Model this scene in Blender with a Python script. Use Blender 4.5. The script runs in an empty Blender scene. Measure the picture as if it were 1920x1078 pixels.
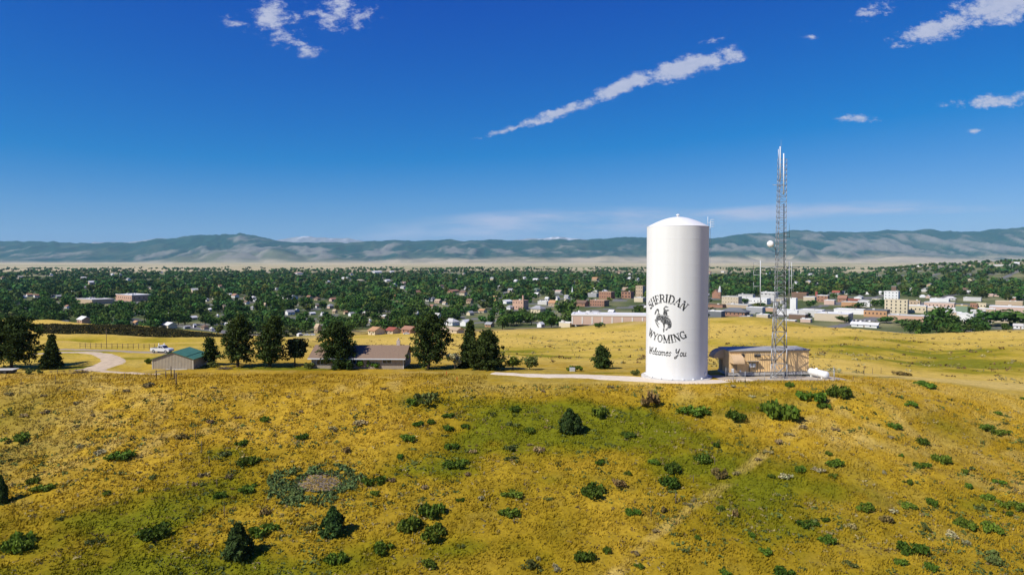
import bpy, math, random
import numpy as np
R = math.radians
sc = bpy.context.scene
COL = sc.collection
# ------------------------------------------------------------------ camera
F, CX, CY, HZ, CAMZ = 1280.0, 960.0, 539.0, 486.0, 23.0
PITCH = math.atan((CY - HZ) / F)
cd = bpy.data.cameras.new('camera'); cam = bpy.data.objects.new('camera', cd); COL.objects.link(cam)
cd.sensor_width = 36; cd.lens = F / 1920 * 36; cd.clip_start = 0.5; cd.clip_end = 120000
cam.location = (0, 0, CAMZ); cam.rotation_euler = (math.pi / 2 - PITCH, 0, 0); sc.camera = cam
# ------------------------------------------------------------------ render, exposure
vs = sc.view_settings; vs.view_transform = 'Standard'; vs.look = 'None'; vs.exposure = 0.28; vs.gamma = 1.0
vs.use_curve_mapping = False
sc.render.engine = 'CYCLES'
sc.cycles.use_denoising = True
sc.cycles.max_bounces = 6; sc.cycles.diffuse_bounces = 2; sc.cycles.glossy_bounces = 2
sc.cycles.transmission_bounces = 2; sc.cycles.volume_bounces = 1; sc.cycles.transparent_max_bounces = 8
sc.cycles.caustics_reflective = False; sc.cycles.caustics_refractive = False
# ------------------------------------------------------------------ sky and sun
SUN_EL, SUN_AZ = 45.0, 236.0          # azimuth clockwise from +Y
SUN_STRENGTH, SKY_STRENGTH = 4.6, 0.070; KEXP = 2 ** 0.28
wd = bpy.data.worlds.new('World'); sc.world = wd; wd.use_nodes = True
wn, wl = wd.node_tree.nodes, wd.node_tree.links
sky = wn.new('ShaderNodeTexSky'); sky.sky_type = 'NISHITA'; sky.sun_disc = False
sky.sun_elevation = R(SUN_EL); sky.sun_rotation = R(SUN_AZ); sky.altitude = 1200
sky.air_density = 1.0; sky.dust_density = 0.25; sky.ozone_density = 3.0
sep_ = wn.new('ShaderNodeSeparateColor'); wl.new(sky.outputs[0], sep_.inputs[0])
hs = wn.new('ShaderNodeCombineColor')
for i_, (g_, o_) in enumerate(((.80, -.172), (.74, -.055), (.74, .21))):       # deep high-plains blue
    q_ = wn.new('ShaderNodeMath'); q_.operation = 'MULTIPLY_ADD'; wl.new(sep_.outputs[i_], q_.inputs[0])
    q_.inputs[1].default_value = g_; q_.inputs[2].default_value = o_ / SKY_STRENGTH / KEXP
    q2_ = wn.new('ShaderNodeMath'); q2_.operation = 'MAXIMUM'; wl.new(q_.outputs[0], q2_.inputs[0]); q2_.inputs[1].default_value = 0.0
    wl.new(q2_.outputs[0], hs.inputs[i_])

def pixdir(px, py):
    a, b = (px - CX) / F, (CY - py) / F
    cp, sp = math.cos(PITCH), math.sin(PITCH)
    return (a, cp + b * sp, -sp + b * cp)

def math_node(nodes, links, op, a, b=None, c=None, clamp=False):
    n = nodes.new('ShaderNodeMath'); n.operation = op; n.use_clamp = clamp
    for i, v in enumerate((a, b, c)):
        if v is None: continue
        if isinstance(v, (int, float)): n.inputs[i].default_value = v
        else: links.new(v, n.inputs[i])
    return n.outputs[0]

def sky_clouds(color_in):
    """thin fair-weather clouds of the sky, by world direction"""
    M = lambda *a, **k: math_node(wn, wl, *a, **k)
    tc = wn.new('ShaderNodeTexCoord'); sep = wn.new('ShaderNodeSeparateXYZ'); wl.new(tc.outputs['Generated'], sep.inputs[0])
    yy = M('MAXIMUM', sep.outputs[1], 0.02)
    u = M('DIVIDE', sep.outputs[0], yy); v = M('DIVIDE', sep.outputs[2], yy)
    comb = wn.new('ShaderNodeCombineXYZ'); wl.new(u, comb.inputs[0]); wl.new(v, comb.inputs[1])
    def noise(scale, detail, rough, sx, sy, rot=0.0, dist=0.0):
        mp = wn.new('ShaderNodeMapping'); wl.new(comb.outputs[0], mp.inputs[0])
        mp.inputs['Scale'].default_value = (sx, sy, 1); mp.inputs['Rotation'].default_value = (0, 0, rot)
        n = wn.new('ShaderNodeTexNoise'); n.noise_dimensions = '2D'
        n.inputs['Scale'].default_value = scale; n.inputs['Detail'].default_value = detail
        n.inputs['Roughness'].default_value = rough; n.inputs['Distortion'].default_value = dist
        wl.new(mp.outputs[0], n.inputs['Vector']); return n.outputs[0]
    def ell(px, py, a, b, deg):
        d = pixdir(px, py); u0, v0 = d[0] / d[1], d[2] / d[1]
        mp = wn.new('ShaderNodeMapping'); mp.vector_type = 'TEXTURE'; wl.new(comb.outputs[0], mp.inputs[0])
        mp.inputs['Location'].default_value = (u0, v0, 0); mp.inputs['Rotation'].default_value = (0, 0, R(deg))
        mp.inputs['Scale'].default_value = (a / F, b / F, 1)
        g = wn.new('ShaderNodeTexGradient'); g.gradient_type = 'SPHERICAL'; wl.new(mp.outputs[0], g.inputs[0])
        return g.outputs[1]
    def field(lst):
        out = None
        for (px, py, a, b, deg, wt) in lst:
            e = M('MULTIPLY', ell(px, py, a, b, deg), wt)
            out = e if out is None else M('MAXIMUM', out, e)
        return out
    puffs = [(1376, 104, 42, 23, 10, 1.3), (1280, 128, 130, 27, 14, 1.5), (1165, 164, 105, 21, 22, 1.45), (1050, 212, 125, 15, 19, 1.4), (962, 241, 85, 10, 15, 1.2),
             (1880, 10, 150, 48, 14, 1.35), (1760, 54, 120, 30, 15, 1.15), (1640, 24, 70, 26, 20, .9), (1518, 69, 30, 9, 4, .8), (1338, 76, 38, 9, 14, .75),
             (1865, 190, 125, 19, 5, 1.15), (1608, 224, 56, 14, 0, 1.1), (1826, 247, 30, 7, 8, .7),
             (516, 30, 66, 46, -30, 1.05), (580, 97, 42, 16, 4, 1.1), (640, 26, 90, 50, 0, .78), (530, 66, 80, 34, -20, .72), (440, 42, 50, 18, -20, .6)]
    f = field(puffs)
    n1 = noise(34, 8, .70, 1.0, 1.9, -0.28, 0)
    n2 = noise(9, 2, .5, 1.0, 1.6, -0.25)
    val = M('ADD', f, M('MULTIPLY_ADD', n1, 2.3, -1.32))
    val = M('ADD', val, M('MULTIPLY_ADD', n2, .5, -0.25))
    gate = M('MULTIPLY', f, 4.0, clamp=True)
    mr = wn.new('ShaderNodeMapRange'); mr.interpolation_type = 'SMOOTHSTEP'; wl.new(val, mr.inputs[0])
    mr.inputs[1].default_value = .12; mr.inputs[2].default_value = .85; mr.inputs[3].default_value = 0; mr.inputs[4].default_value = .88
    alpha = M('MULTIPLY', mr.outputs[0], gate)
    low = [(1040, 420, 380, 32, 2, 1.0), (880, 436, 260, 18, 2, .7), (1440, 400, 380, 18, 3, .85), (1690, 394, 280, 10, 1, .6)]
    fl = field(low)
    n3 = noise(7, 5, .6, 1.0, 6.5, 0.03)
    vl = M('MULTIPLY', M('MULTIPLY_ADD', n3, 2.6, -.72, clamp=True), M('MULTIPLY', fl, 2.0, clamp=True))
    al = M('MULTIPLY', vl, .85)
    def mix(fac, a, col):
        m = wn.new('ShaderNodeMix'); m.data_type = 'RGBA'; wl.new(fac, m.inputs[0]); wl.new(a, m.inputs[6])
        if isinstance(col, tuple): m.inputs[7].default_value = col
        else: wl.new(col, m.inputs[7])
        return m.outputs[2]
    k = 1 / SKY_STRENGTH / KEXP
    shade = wn.new('ShaderNodeMix'); shade.data_type = 'RGBA'; wl.new(n1, shade.inputs[0])
    shade.inputs[6].default_value = (.36 * k, .42 * k, .62 * k, 1); shade.inputs[7].default_value = (.66 * k, .68 * k, .80 * k, 1)
    c = mix(al, color_in, (.50 * k, .55 * k, .74 * k, 1))
    return mix(alpha, c, shade.outputs[2])
bg = wn['Background']; wl.new(sky_clouds(hs.outputs[0]), bg.inputs[0]); bg.inputs[1].default_value = SKY_STRENGTH
sd = bpy.data.lights.new('sun', 'SUN'); so = bpy.data.objects.new('sun', sd); COL.objects.link(so)
sd.energy = SUN_STRENGTH; sd.angle = R(0.53); sd.color = (1.0, .95, .86)
sx, sy, sz = math.sin(R(SUN_AZ)) * math.cos(R(SUN_EL)), math.cos(R(SUN_AZ)) * math.cos(R(SUN_EL)), math.sin(R(SUN_EL))
from mathutils import Vector, Matrix
so.rotation_euler = Vector((sx, sy, sz)).to_track_quat('Z', 'Y').to_euler(); so.location = (-60, -40, 120)

# ------------------------------------------------------------------ helpers
rng = np.random.default_rng(7); random.seed(7)

def tag(o, label=None, cat=None, group=None, kind=None):
    if label: o['label'] = label
    if cat: o['category'] = cat
    if group: o['group'] = group
    if kind: o['kind'] = kind
    return o

def empty(name, loc=(0, 0, 0), rz=0.0, sc_=1.0):
    o = bpy.data.objects.new(name, None); COL.objects.link(o); o.location = loc; o.rotation_euler = (0, 0, rz)
    o.scale = (sc_,) * 3; o.empty_display_size = .3
    return o

def link(name, me, parent=None, loc=(0, 0, 0)):
    o = bpy.data.objects.new(name, me); COL.objects.link(o); o.parent = parent; o.location = loc
    return o

def np_mesh(name, V, Fq, mat=None, cols=None, smooth=False):
    """V (n,3), Fq (m,3|4) -> mesh, quickly; cols per-vertex rgb"""
    V = np.ascontiguousarray(V, dtype=np.float32); Fq = np.ascontiguousarray(Fq, dtype=np.int32)
    me = bpy.data.meshes.new(name); k = Fq.shape[1]
    me.vertices.add(len(V)); me.vertices.foreach_set('co', V.ravel())
    me.loops.add(Fq.size); me.loops.foreach_set('vertex_index', Fq.ravel())
    me.polygons.add(len(Fq)); me.polygons.foreach_set('loop_start', np.arange(0, Fq.size, k, dtype=np.int32))
    me.polygons.foreach_set('loop_total', np.full(len(Fq), k, dtype=np.int32))
    if smooth: me.polygons.foreach_set('use_smooth', np.ones(len(Fq), dtype=bool))
    me.update(calc_edges=True)
    if cols is not None:
        a = me.color_attributes.new('tint', 'FLOAT_COLOR', 'POINT')
        c = np.ones((len(V), 4), np.float32); c[:, :3] = cols; a.data.foreach_set('color', c.ravel())
    if mat: me.materials.append(mat)
    return me

class MB:
    """small mesh builder: boxes, tubes, prisms, in one bmesh-like list"""
    def __init__(s): s.v, s.f, s.sm = [], [], []
    def add(s, vs_, fs, smooth=False):
        n = len(s.v); s.v += [tuple(p) for p in vs_]; s.f += [tuple(i + n for i in f) for f in fs]; s.sm += [smooth] * len(fs)
        return s
    def box(s, c, d, rz=0.0, rx=0.0, ry=0.0):
        x, y, z = d[0] / 2, d[1] / 2, d[2] / 2
        p = [Vector(q) for q in [(-x, -y, -z), (x, -y, -z), (x, y, -z), (-x, y, -z), (-x, -y, z), (x, -y, z), (x, y, z), (-x, y, z)]]
        m = Matrix.Rotation(rz, 3, 'Z') @ Matrix.Rotation(ry, 3, 'Y') @ Matrix.Rotation(rx, 3, 'X')
        return s.add([m @ q + Vector(c) for q in p], [(3, 2, 1, 0), (4, 5, 6, 7), (0, 1, 5, 4), (1, 2, 6, 5), (2, 3, 7, 6), (3, 0, 4, 7)])
    def tube(s, a, b, r0, r1=None, n=6, caps=True):
        r1 = r0 if r1 is None else r1
        a, b = Vector(a), Vector(b); d = (b - a)
        if d.length < 1e-6: return s
        d.normalize(); t = d.orthogonal().normalized(); w = d.cross(t)
        ring = lambda p, r: [p + (t * math.cos(2 * math.pi * i / n) + w * math.sin(2 * math.pi * i / n)) * r for i in range(n)]
        fs = [(i, (i + 1) % n, n + (i + 1) % n, n + i) for i in range(n)]
        s.add(ring(a, r0) + ring(b, r1), fs, n > 4)
        if caps:
            k = len(s.v) - 2 * n
            s.f += [tuple(k + i for i in reversed(range(n))), tuple(k + n + i for i in range(n))]; s.sm += [False, False]
        return s
    def lathe(s, prof, c=(0, 0, 0), n=24, ax='z', smooth=True):
        c = Vector(c); vs_ = []
        for (r, h) in prof:
            for i in range(n):
                a = 2 * math.pi * i / n; q = (r * math.cos(a), r * math.sin(a), h)
                vs_.append(c + Vector(q if ax == 'z' else (h, q[0], q[1])))
        fs = [(k * n + i, k * n + (i + 1) % n, (k + 1) * n + (i + 1) % n, (k + 1) * n + i) for k in range(len(prof) - 1) for i in range(n)]
        return s.add(vs_, fs, smooth)
    def prism(s, poly, y0, y1):
        """poly in (x,z), extruded along y"""
        n = len(poly)
        vs_ = [(x, y0, z) for x, z in poly] + [(x, y1, z) for x, z in poly]
        return s.add(vs_, [tuple(range(n)), tuple(reversed(range(n, 2 * n)))] + [(i, n + i, n + (i + 1) % n, (i + 1) % n) for i in range(n)])
    def mesh(s, name, mat):
        me = bpy.data.meshes.new(name); me.from_pydata(s.v, [], s.f)
        me.polygons.foreach_set('use_smooth', s.sm); me.materials.append(mat); me.update()
        return me
    def build(s, name, mat, parent=None, loc=(0, 0, 0)):
        return link(name, s.mesh(name, mat), parent, loc)

# ------------------------------------------------------------------ noise (numpy)
_perm = np.random.default_rng(3).random((256, 256))
def vnoise(x, y):
    xi, yi = np.floor(x).astype(int), np.floor(y).astype(int); fx, fy = x - xi, y - yi
    fx, fy = fx * fx * (3 - 2 * fx), fy * fy * (3 - 2 * fy)
    g = lambda a, b: _perm[a % 256, b % 256]
    return (g(xi, yi) * (1 - fx) + g(xi + 1, yi) * fx) * (1 - fy) + (g(xi, yi + 1) * (1 - fx) + g(xi + 1, yi + 1) * fx) * fy
def fbm(x, y, o=4, g=.5):
    t, a, s = 0, 1, 0
    for i in range(o):
        t = t + a * (vnoise(x * 2 ** i + 17.3 * i, y * 2 ** i - 9.1 * i) - .5); s += a; a *= g
    return t / s
def sstep(a, b, x):
    t = np.clip((x - a) / (b - a), 0, 1); return t * t * (3 - 2 * t)

# ------------------------------------------------------------------ materials
def mat(name, col, rough=.8, var=.15, scale=2.0, col2=None, metal=0.0, bump=0.0, spec=.3, detail=4, rand=0.0, tint=False, trans=0.0, coord='Object', stretch=(1, 1, 1)):
    m = bpy.data.materials.new(name); m.use_nodes = True; n, l = m.node_tree.nodes, m.node_tree.links
    p = n['Principled BSDF']; p.inputs['Roughness'].default_value = rough; p.inputs['Metallic'].default_value = metal
    p.inputs['Specular IOR Level'].default_value = spec
    tc = n.new('ShaderNodeTexCoord'); mp = n.new('ShaderNodeMapping'); l.new(tc.outputs[coord], mp.inputs[0]); mp.inputs['Scale'].default_value = stretch
    nz = n.new('ShaderNodeTexNoise'); nz.inputs['Scale'].default_value = scale; nz.inputs['Detail'].default_value = detail
    nz.inputs['Roughness'].default_value = .6; l.new(mp.outputs[0], nz.inputs['Vector'])
    mx = n.new('ShaderNodeMix'); mx.data_type = 'RGBA'
    cr = n.new('ShaderNodeMapRange'); l.new(nz.outputs[0], cr.inputs[0]); cr.inputs[1].default_value = .3; cr.inputs[2].default_value = .7
    l.new(cr.outputs[0], mx.inputs[0])
    a = col; b = col2 or tuple(c * (1 - var * 2) for c in col)
    mx.inputs[6].default_value = (*a, 1); mx.inputs[7].default_value = (*b, 1)
    out = mx.outputs[2]
    if tint:
        at = n.new('ShaderNodeVertexColor'); at.layer_name = 'tint'
        mm = n.new('ShaderNodeMix'); mm.data_type = 'RGBA'; mm.blend_type = 'MULTIPLY'; mm.inputs[0].default_value = 1
        l.new(out, mm.inputs[6]); l.new(at.outputs[0], mm.inputs[7]); out = mm.outputs[2]
    if rand:
        oi = n.new('ShaderNodeObjectInfo'); h = n.new('ShaderNodeHueSaturation')
        r1 = n.new('ShaderNodeMapRange'); l.new(oi.outputs['Random'], r1.inputs[0]); r1.inputs[3].default_value = .5 - .03 * rand; r1.inputs[4].default_value = .5 + .03 * rand
        w = n.new('ShaderNodeTexWhiteNoise'); w.noise_dimensions = '1D'; l.new(oi.outputs['Random'], w.inputs[1])
        r2 = n.new('ShaderNodeMapRange'); l.new(w.outputs[0], r2.inputs[0]); r2.inputs[3].default_value = 1 - .45 * rand; r2.inputs[4].default_value = 1 + .45 * rand
        l.new(r1.outputs[0], h.inputs['Hue']); l.new(r2.outputs[0], h.inputs['Value']); l.new(out, h.inputs['Color']); out = h.outputs[0]
    l.new(out, p.inputs['Base Color'])
    if bump:
        bp = n.new('ShaderNodeBump'); bp.inputs['Strength'].default_value = bump; bp.inputs['Distance'].default_value = .05
        l.new(nz.outputs[0], bp.inputs['Height']); l.new(bp.outputs[0], p.inputs['Normal'])
    if trans:
        t = n.new('ShaderNodeBsdfTranslucent'); l.new(out, t.inputs[0]); ms = n.new('ShaderNodeMixShader'); ms.inputs[0].default_value = trans
        l.new(p.outputs[0], ms.inputs[1]); l.new(t.outputs[0], ms.inputs[2]); l.new(ms.outputs[0], n['Material Output'].inputs[0])
    return m
_mc = {}
def paint(col, rough=.75, var=.08, scale=.6):
    k = (tuple(round(c, 3) for c in col), rough, var)
    if k not in _mc: _mc[k] = mat('surface_%d' % len(_mc), col, rough, var, scale)
    return _mc[k]

# ------------------------------------------------------------------ terrain
def S(y):
    d = pixdir(960, y); return -d[2] / d[1]
NEAR = [(2, -34.), (20, -27.), (40, -21.), (60, -16.2)]
def P(lst, near=1078):
    out = list(NEAR)
    for d, v, *z in lst:
        out.append((d, z[0] if z else CAMZ - S(v) * d))
    return out
NS = [(75, 1078), (90, 940), (105, 835), (115, 775), (122, 736), (127, 718)]
TAIL = [(700, 0, -40.), (1500, 0, -40.), (4000, 0, -41.), (9000, 0, -42.), (30000, 0, -42.)]
COLS = {
 -500: NS + [(150, 690), (180, 659), (200, 645), (230, 638), (255, 0, -10.), (300, 620), (335, 0, -14.), (390, 592), (450, 0, -28.), (520, 0, -40.)] + TAIL,
 60:   NS + [(140, 699.5), (150, 690), (165, 672), (180, 659), (200, 646), (225, 639), (255, 0, -12.), (300, 626), (335, 0, -17.), (390, 600), (450, 0, -30.), (520, 0, -40.)] + TAIL,
 200:  NS + [(140, 700), (150, 690), (165, 672), (180, 659), (200, 649), (225, 643), (255, 0, -13.), (300, 630), (335, 0, -19.5), (380, 608), (440, 0, -32.), (500, 0, -39.)] + TAIL,
 420:  NS + [(140, 700), (150, 690), (165, 673), (180, 661), (200, 651), (235, 641), (260, 0, -12.), (300, 633), (340, 0, -18.), (380, 627), (440, 0, -32.), (500, 0, -38.)] + TAIL,
 530:  NS + [(140, 700), (150, 690), (165, 674), (180, 663), (200, 654), (300, 640), (350, 634), (400, 0, -24.), (500, 0, -38.)] + TAIL,
 650:  NS + [(140, 700), (150, 690), (165, 675), (180, 666), (200, 660), (300, 654), (400, 646), (480, 635), (540, 0, -36.), (640, 0, -39.)] + TAIL,
 850:  NS + [(140, 700), (150, 691), (170, 677), (200, 668), (300, 655), (400, 640), (500, 627), (560, 620), (640, 0, -39.)] + TAIL,
 1050: NS + [(140, 701), (152, 692), (170, 682), (200, 676), (300, 658), (400, 639), (500, 622), (560, 615), (640, 0, -39.)] + TAIL,
 1200: NS + [(140, 702), (152, 693), (170, 685), (200, 679), (300, 655), (400, 631), (500, 611), (550, 603), (600, 0, -33.), (660, 0, -39.)] + TAIL,
 1400: NS + [(140, 701), (150, 694), (170, 688), (200, 679), (300, 647), (400, 618), (425, 613), (455, 0, -23.), (520, 595), (590, 0, -34.), (660, 0, -40.)] + TAIL,
 1580: [(75, 1078), (90, 940), (105, 835), (115, 775), (122, 736), (128, 716), (150, 703), (175, 694), (200, 682), (300, 648), (400, 622), (430, 615), (460, 0, -25.), (520, 0, -30.), (600, 0, -38.)] + TAIL,
 1750: [(75, 1078), (90, 950), (105, 852), (115, 795), (125, 745), (135, 722), (155, 714), (190, 700), (240, 681), (300, 658), (400, 631), (440, 626), (500, 0, -33.), (580, 0, -40.), (1400, 0, -40), (2000, 521), (2500, 506), (3000, 498), (3600, 0, -20), (4500, 0, -41), (9000, 0, -42), (30000, 0, -42)],
 1920: [(75, 1078), (90, 962), (105, 870), (115, 818), (125, 778), (135, 750), (150, 733), (190, 704), (240, 679), (300, 652), (400, 625), (440, 618), (500, 0, -32.), (580, 0, -40.), (1400, 0, -40), (2000, 518), (2500, 501), (3000, 490), (3600, 0, -10), (4500, 0, -41), (9000, 0, -42), (30000, 0, -42)],
 2500: [(75, 1078), (90, 980), (105, 890), (125, 800), (150, 750), (190, 712), (240, 681), (300, 650), (400, 622), (440, 612), (500, 0, -32.), (580, 0, -40.), (1400, 0, -40), (2000, 515), (2500, 497), (3000, 486), (3600, 0, -10), (4500, 0, -41), (9000, 0, -42), (30000, 0, -42)],
}
LD = np.linspace(math.log(2), math.log(30000), 1400)
def pchip(x, y, xi):
    x, y = np.array(x, float), np.array(y, float); h = np.diff(x); d = np.diff(y) / h; m = np.zeros(len(x))
    for i in range(1, len(x) - 1):
        if d[i - 1] * d[i] > 0:
            w1, w2 = 2 * h[i] + h[i - 1], h[i] + 2 * h[i - 1]; m[i] = (w1 + w2) / (w1 / d[i - 1] + w2 / d[i])
    m[0], m[-1] = d[0], d[-1]
    k = np.clip(np.searchsorted(x, xi) - 1, 0, len(x) - 2); t = (xi - x[k]) / h[k]
    return (1 + 2 * t) * (1 - t) ** 2 * y[k] + t * (1 - t) ** 2 * h[k] * m[k] + t * t * (3 - 2 * t) * y[k + 1] + t * t * (t - 1) * h[k] * m[k + 1]
_cx = np.array(sorted(COLS), float)
_tab = []
for c in sorted(COLS):
    p = P(COLS[c]); _tab.append(pchip([q[0] for q in p], [q[1] for q in p], np.exp(LD)))
_tab = np.array(_tab)
PXG = np.linspace(-500, 2500, 751)
_tab2 = np.array([pchip(_cx, _tab[:, j], PXG) for j in range(len(LD))]).T     # (751,1400)
def base_h(X, Y):
    X, Y = np.asarray(X, float), np.asarray(Y, float)
    az = np.arctan2(X, Y); r = np.hypot(X, Y); ac = np.clip(az, -R(50), R(50))
    d = np.maximum(r * np.cos(ac), 2.01); px = np.clip(CX + F * np.tan(ac), -499, 2499)
    i = (px + 500) / 4; j = (np.log(np.minimum(d, 29900)) - LD[0]) / (LD[1] - LD[0])
    i0, j0 = np.floor(i).astype(int), np.clip(np.floor(j).astype(int), 0, len(LD) - 2); fi, fj = i - i0, j - j0
    z = (_tab2[i0, j0] * (1 - fi) + _tab2[i0 + 1, j0] * fi) * (1 - fj) + (_tab2[i0, j0 + 1] * (1 - fi) + _tab2[i0 + 1, j0 + 1] * fi) * fj
    w = sstep(R(70), R(115), np.abs(az)); return z * (1 - w) + (-41) * w
def H(X, Y):
    X, Y = np.asarray(X, float), np.asarray(Y, float)
    z = base_h(X, Y); r = np.hypot(X, Y)
    a = sstep(60, 110, r) * .35 + .65
    flat = 1 - sstep(10, 4, np.abs(np.hypot(X - 40, (Y - 136) * 1.3) - 0) - 14) * .8      # levelled pad by the tank
    z = z + flat * a * (1 - sstep(480, 640, r)) * (fbm(X / 9, Y / 9, 3) * .9 * sstep(135, 118, Y) + fbm(X / 26 + 5, Y / 26, 3) * (.6 + 1.6 * sstep(170, 300, r)) + fbm(X / 2.2, Y / 2.2, 2) * .22)
    z = z + sstep(640, 1200, r) * fbm(X / 260, Y / 260, 3) * 6 + sstep(3500, 7000, r) * fbm(X / 1500 + 3, Y / 900, 4) * 24
    return z
def H1(x, y): return float(H(np.array([x]), np.array([y]))[0])
_ds = np.exp(np.linspace(math.log(30), math.log(6000), 2400))
def gp(px, py, zoff=0.0):
    """point where the line of sight to a picture point meets the ground"""
    d = pixdir(px, py); X, Y = d[0] / d[1] * _ds, _ds; Z = CAMZ + d[2] / d[1] * _ds
    g = H(X, Y) + zoff; k = np.argmax(Z < g)
    if Z[k] >= g[k]: k = len(_ds) - 1
    if k:
        e0, e1 = Z[k - 1] - g[k - 1], Z[k] - g[k]; t = e0 / (e0 - e1) if e0 != e1 else 0
        x, y = X[k - 1] + (X[k] - X[k - 1]) * t, Y[k - 1] + (Y[k] - Y[k - 1]) * t
    else: x, y = X[0], Y[0]
    return Vector((x, y, H1(x, y)))
def at(px, py, Y):
    d = pixdir(px, py); return Vector((d[0] / d[1] * Y, Y, CAMZ + d[2] / d[1] * Y))
def proj(p):
    """world point -> picture pixel"""
    x, y, z = p[0], p[1], p[2] - CAMZ; cp, sp = math.cos(PITCH), math.sin(PITCH)
    dz = y * cp - z * sp; up = y * sp + z * cp
    return CX + F * x / dz, CY - F * up / dz

# ------------------------------------------------------------------ ground sheet
az_in = np.linspace(-40, 40, 460); az_out = np.concatenate([np.linspace(-180, -40, 60)[:-1]]); az_o2 = np.linspace(40, 180, 60)[1:]
AZ = np.radians(np.concatenate([az_out, az_in, az_o2]))
RR = np.concatenate([np.linspace(3, 62, 24)[:-1], np.linspace(62, 150, 230)[:-1], np.exp(np.linspace(math.log(150), math.log(700), 190))[:-1], np.exp(np.linspace(math.log(700), math.log(26000), 120))])
A2, R2 = np.meshgrid(AZ, RR); GX, GY = R2 * np.sin(A2), R2 * np.cos(A2)
GZ = H(GX, GY)

DRY = np.array([.435, .28, .024]); DRY2 = np.array([.29, .178, .010]); STRAW = np.array([.60, .435, .125]); OLIVE = np.array([.215, .163, .005]); GREEN = np.array([.10, .142, .006])
SOIL = np.array([.40, .29, .17]); GRAV = np.array([.60, .50, .37])
BLOBS = []          # greener grass of the slope: picture place -> ground place, radii in metres, weight
for (px, py, rx, ry, w) in [(1000, 775, 16, 6, .75), (1120, 800, 14, 6, .8), (950, 815, 11, 4, .6), (1260, 800, 12, 6, .75), (1400, 765, 11, 3.5, .9), (1490, 738, 9, 2.5, .9),
                            (960, 850, 8, 3, .7), (860, 880, 9, 3, .5), (1100, 905, 9, 3, .45), (430, 845, 6, 3, .6), (250, 980, 7, 3.5, .5), (560, 1060, 7, 3, .5), (860, 1030, 6, 2.5, .55),
                            (1290, 870, 7, 3, .45), (780, 750, 6, 3.5, .55), (1450, 718, 13, 1.6, .95), (1780, 800, 5, 4, .4), (1850, 950, 6, 3, .4), (1860, 690, 40, 30, .5), (1600, 660, 55, 40, .35), (1700, 640, 70, 22, .5), (1480, 640, 60, 30, .35), (900, 650, 40, 20, .3), (700, 655, 40, 16, .25),
                            (1050, 668, 22, 6, .7), (970, 660, 18, 8, .45), (1150, 652, 22, 8, .3), (600, 690, 20, 3.5, .7), (480, 690, 16, 3.5, .7), (830, 690, 9, 3, .7), (1780, 662, 60, 30, .7), (1440, 605, 40, 18, .4),
                            (300, 1075, 8, 4, .5), (640, 1010, 6, 3, .4), (130, 660, 14, 3, .35), (130, 690, 14, 3, .5), (260, 672, 10, 2, .7), (230, 640, 50, 16, .6), (1180, 700, 8, 1.2, .7), (620, 800, 30, 3, -.25)]:
    g = gp(px, py); BLOBS.append((g.x, g.y, rx, ry, w * 1.25))
TRACK = [gp(*q) for q in [(1605, 712), (1545, 765), (1490, 808), (1435, 850), (1335, 925), (1265, 975), (1195, 1030), (1150, 1075)]]
def seg_dist(X, Y, pts):
    best = np.full(X.shape, 1e9)
    for a, b in zip(pts[:-1], pts[1:]):
        dx, dy = b[0] - a[0], b[1] - a[1]; t = np.clip(((X - a[0]) * dx + (Y - a[1]) * dy) / (dx * dx + dy * dy + 1e-12), 0, 1)
        best = np.minimum(best, np.hypot(X - a[0] - t * dx, Y - a[1] - t * dy))
    return best
LANE = [gp(*q) for q in [(1600, 700), (1700, 708), (1800, 716), (1935, 724)]]
def mix3(a, b, w): return a * (1 - w[..., None]) + b * w[..., None]
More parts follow.
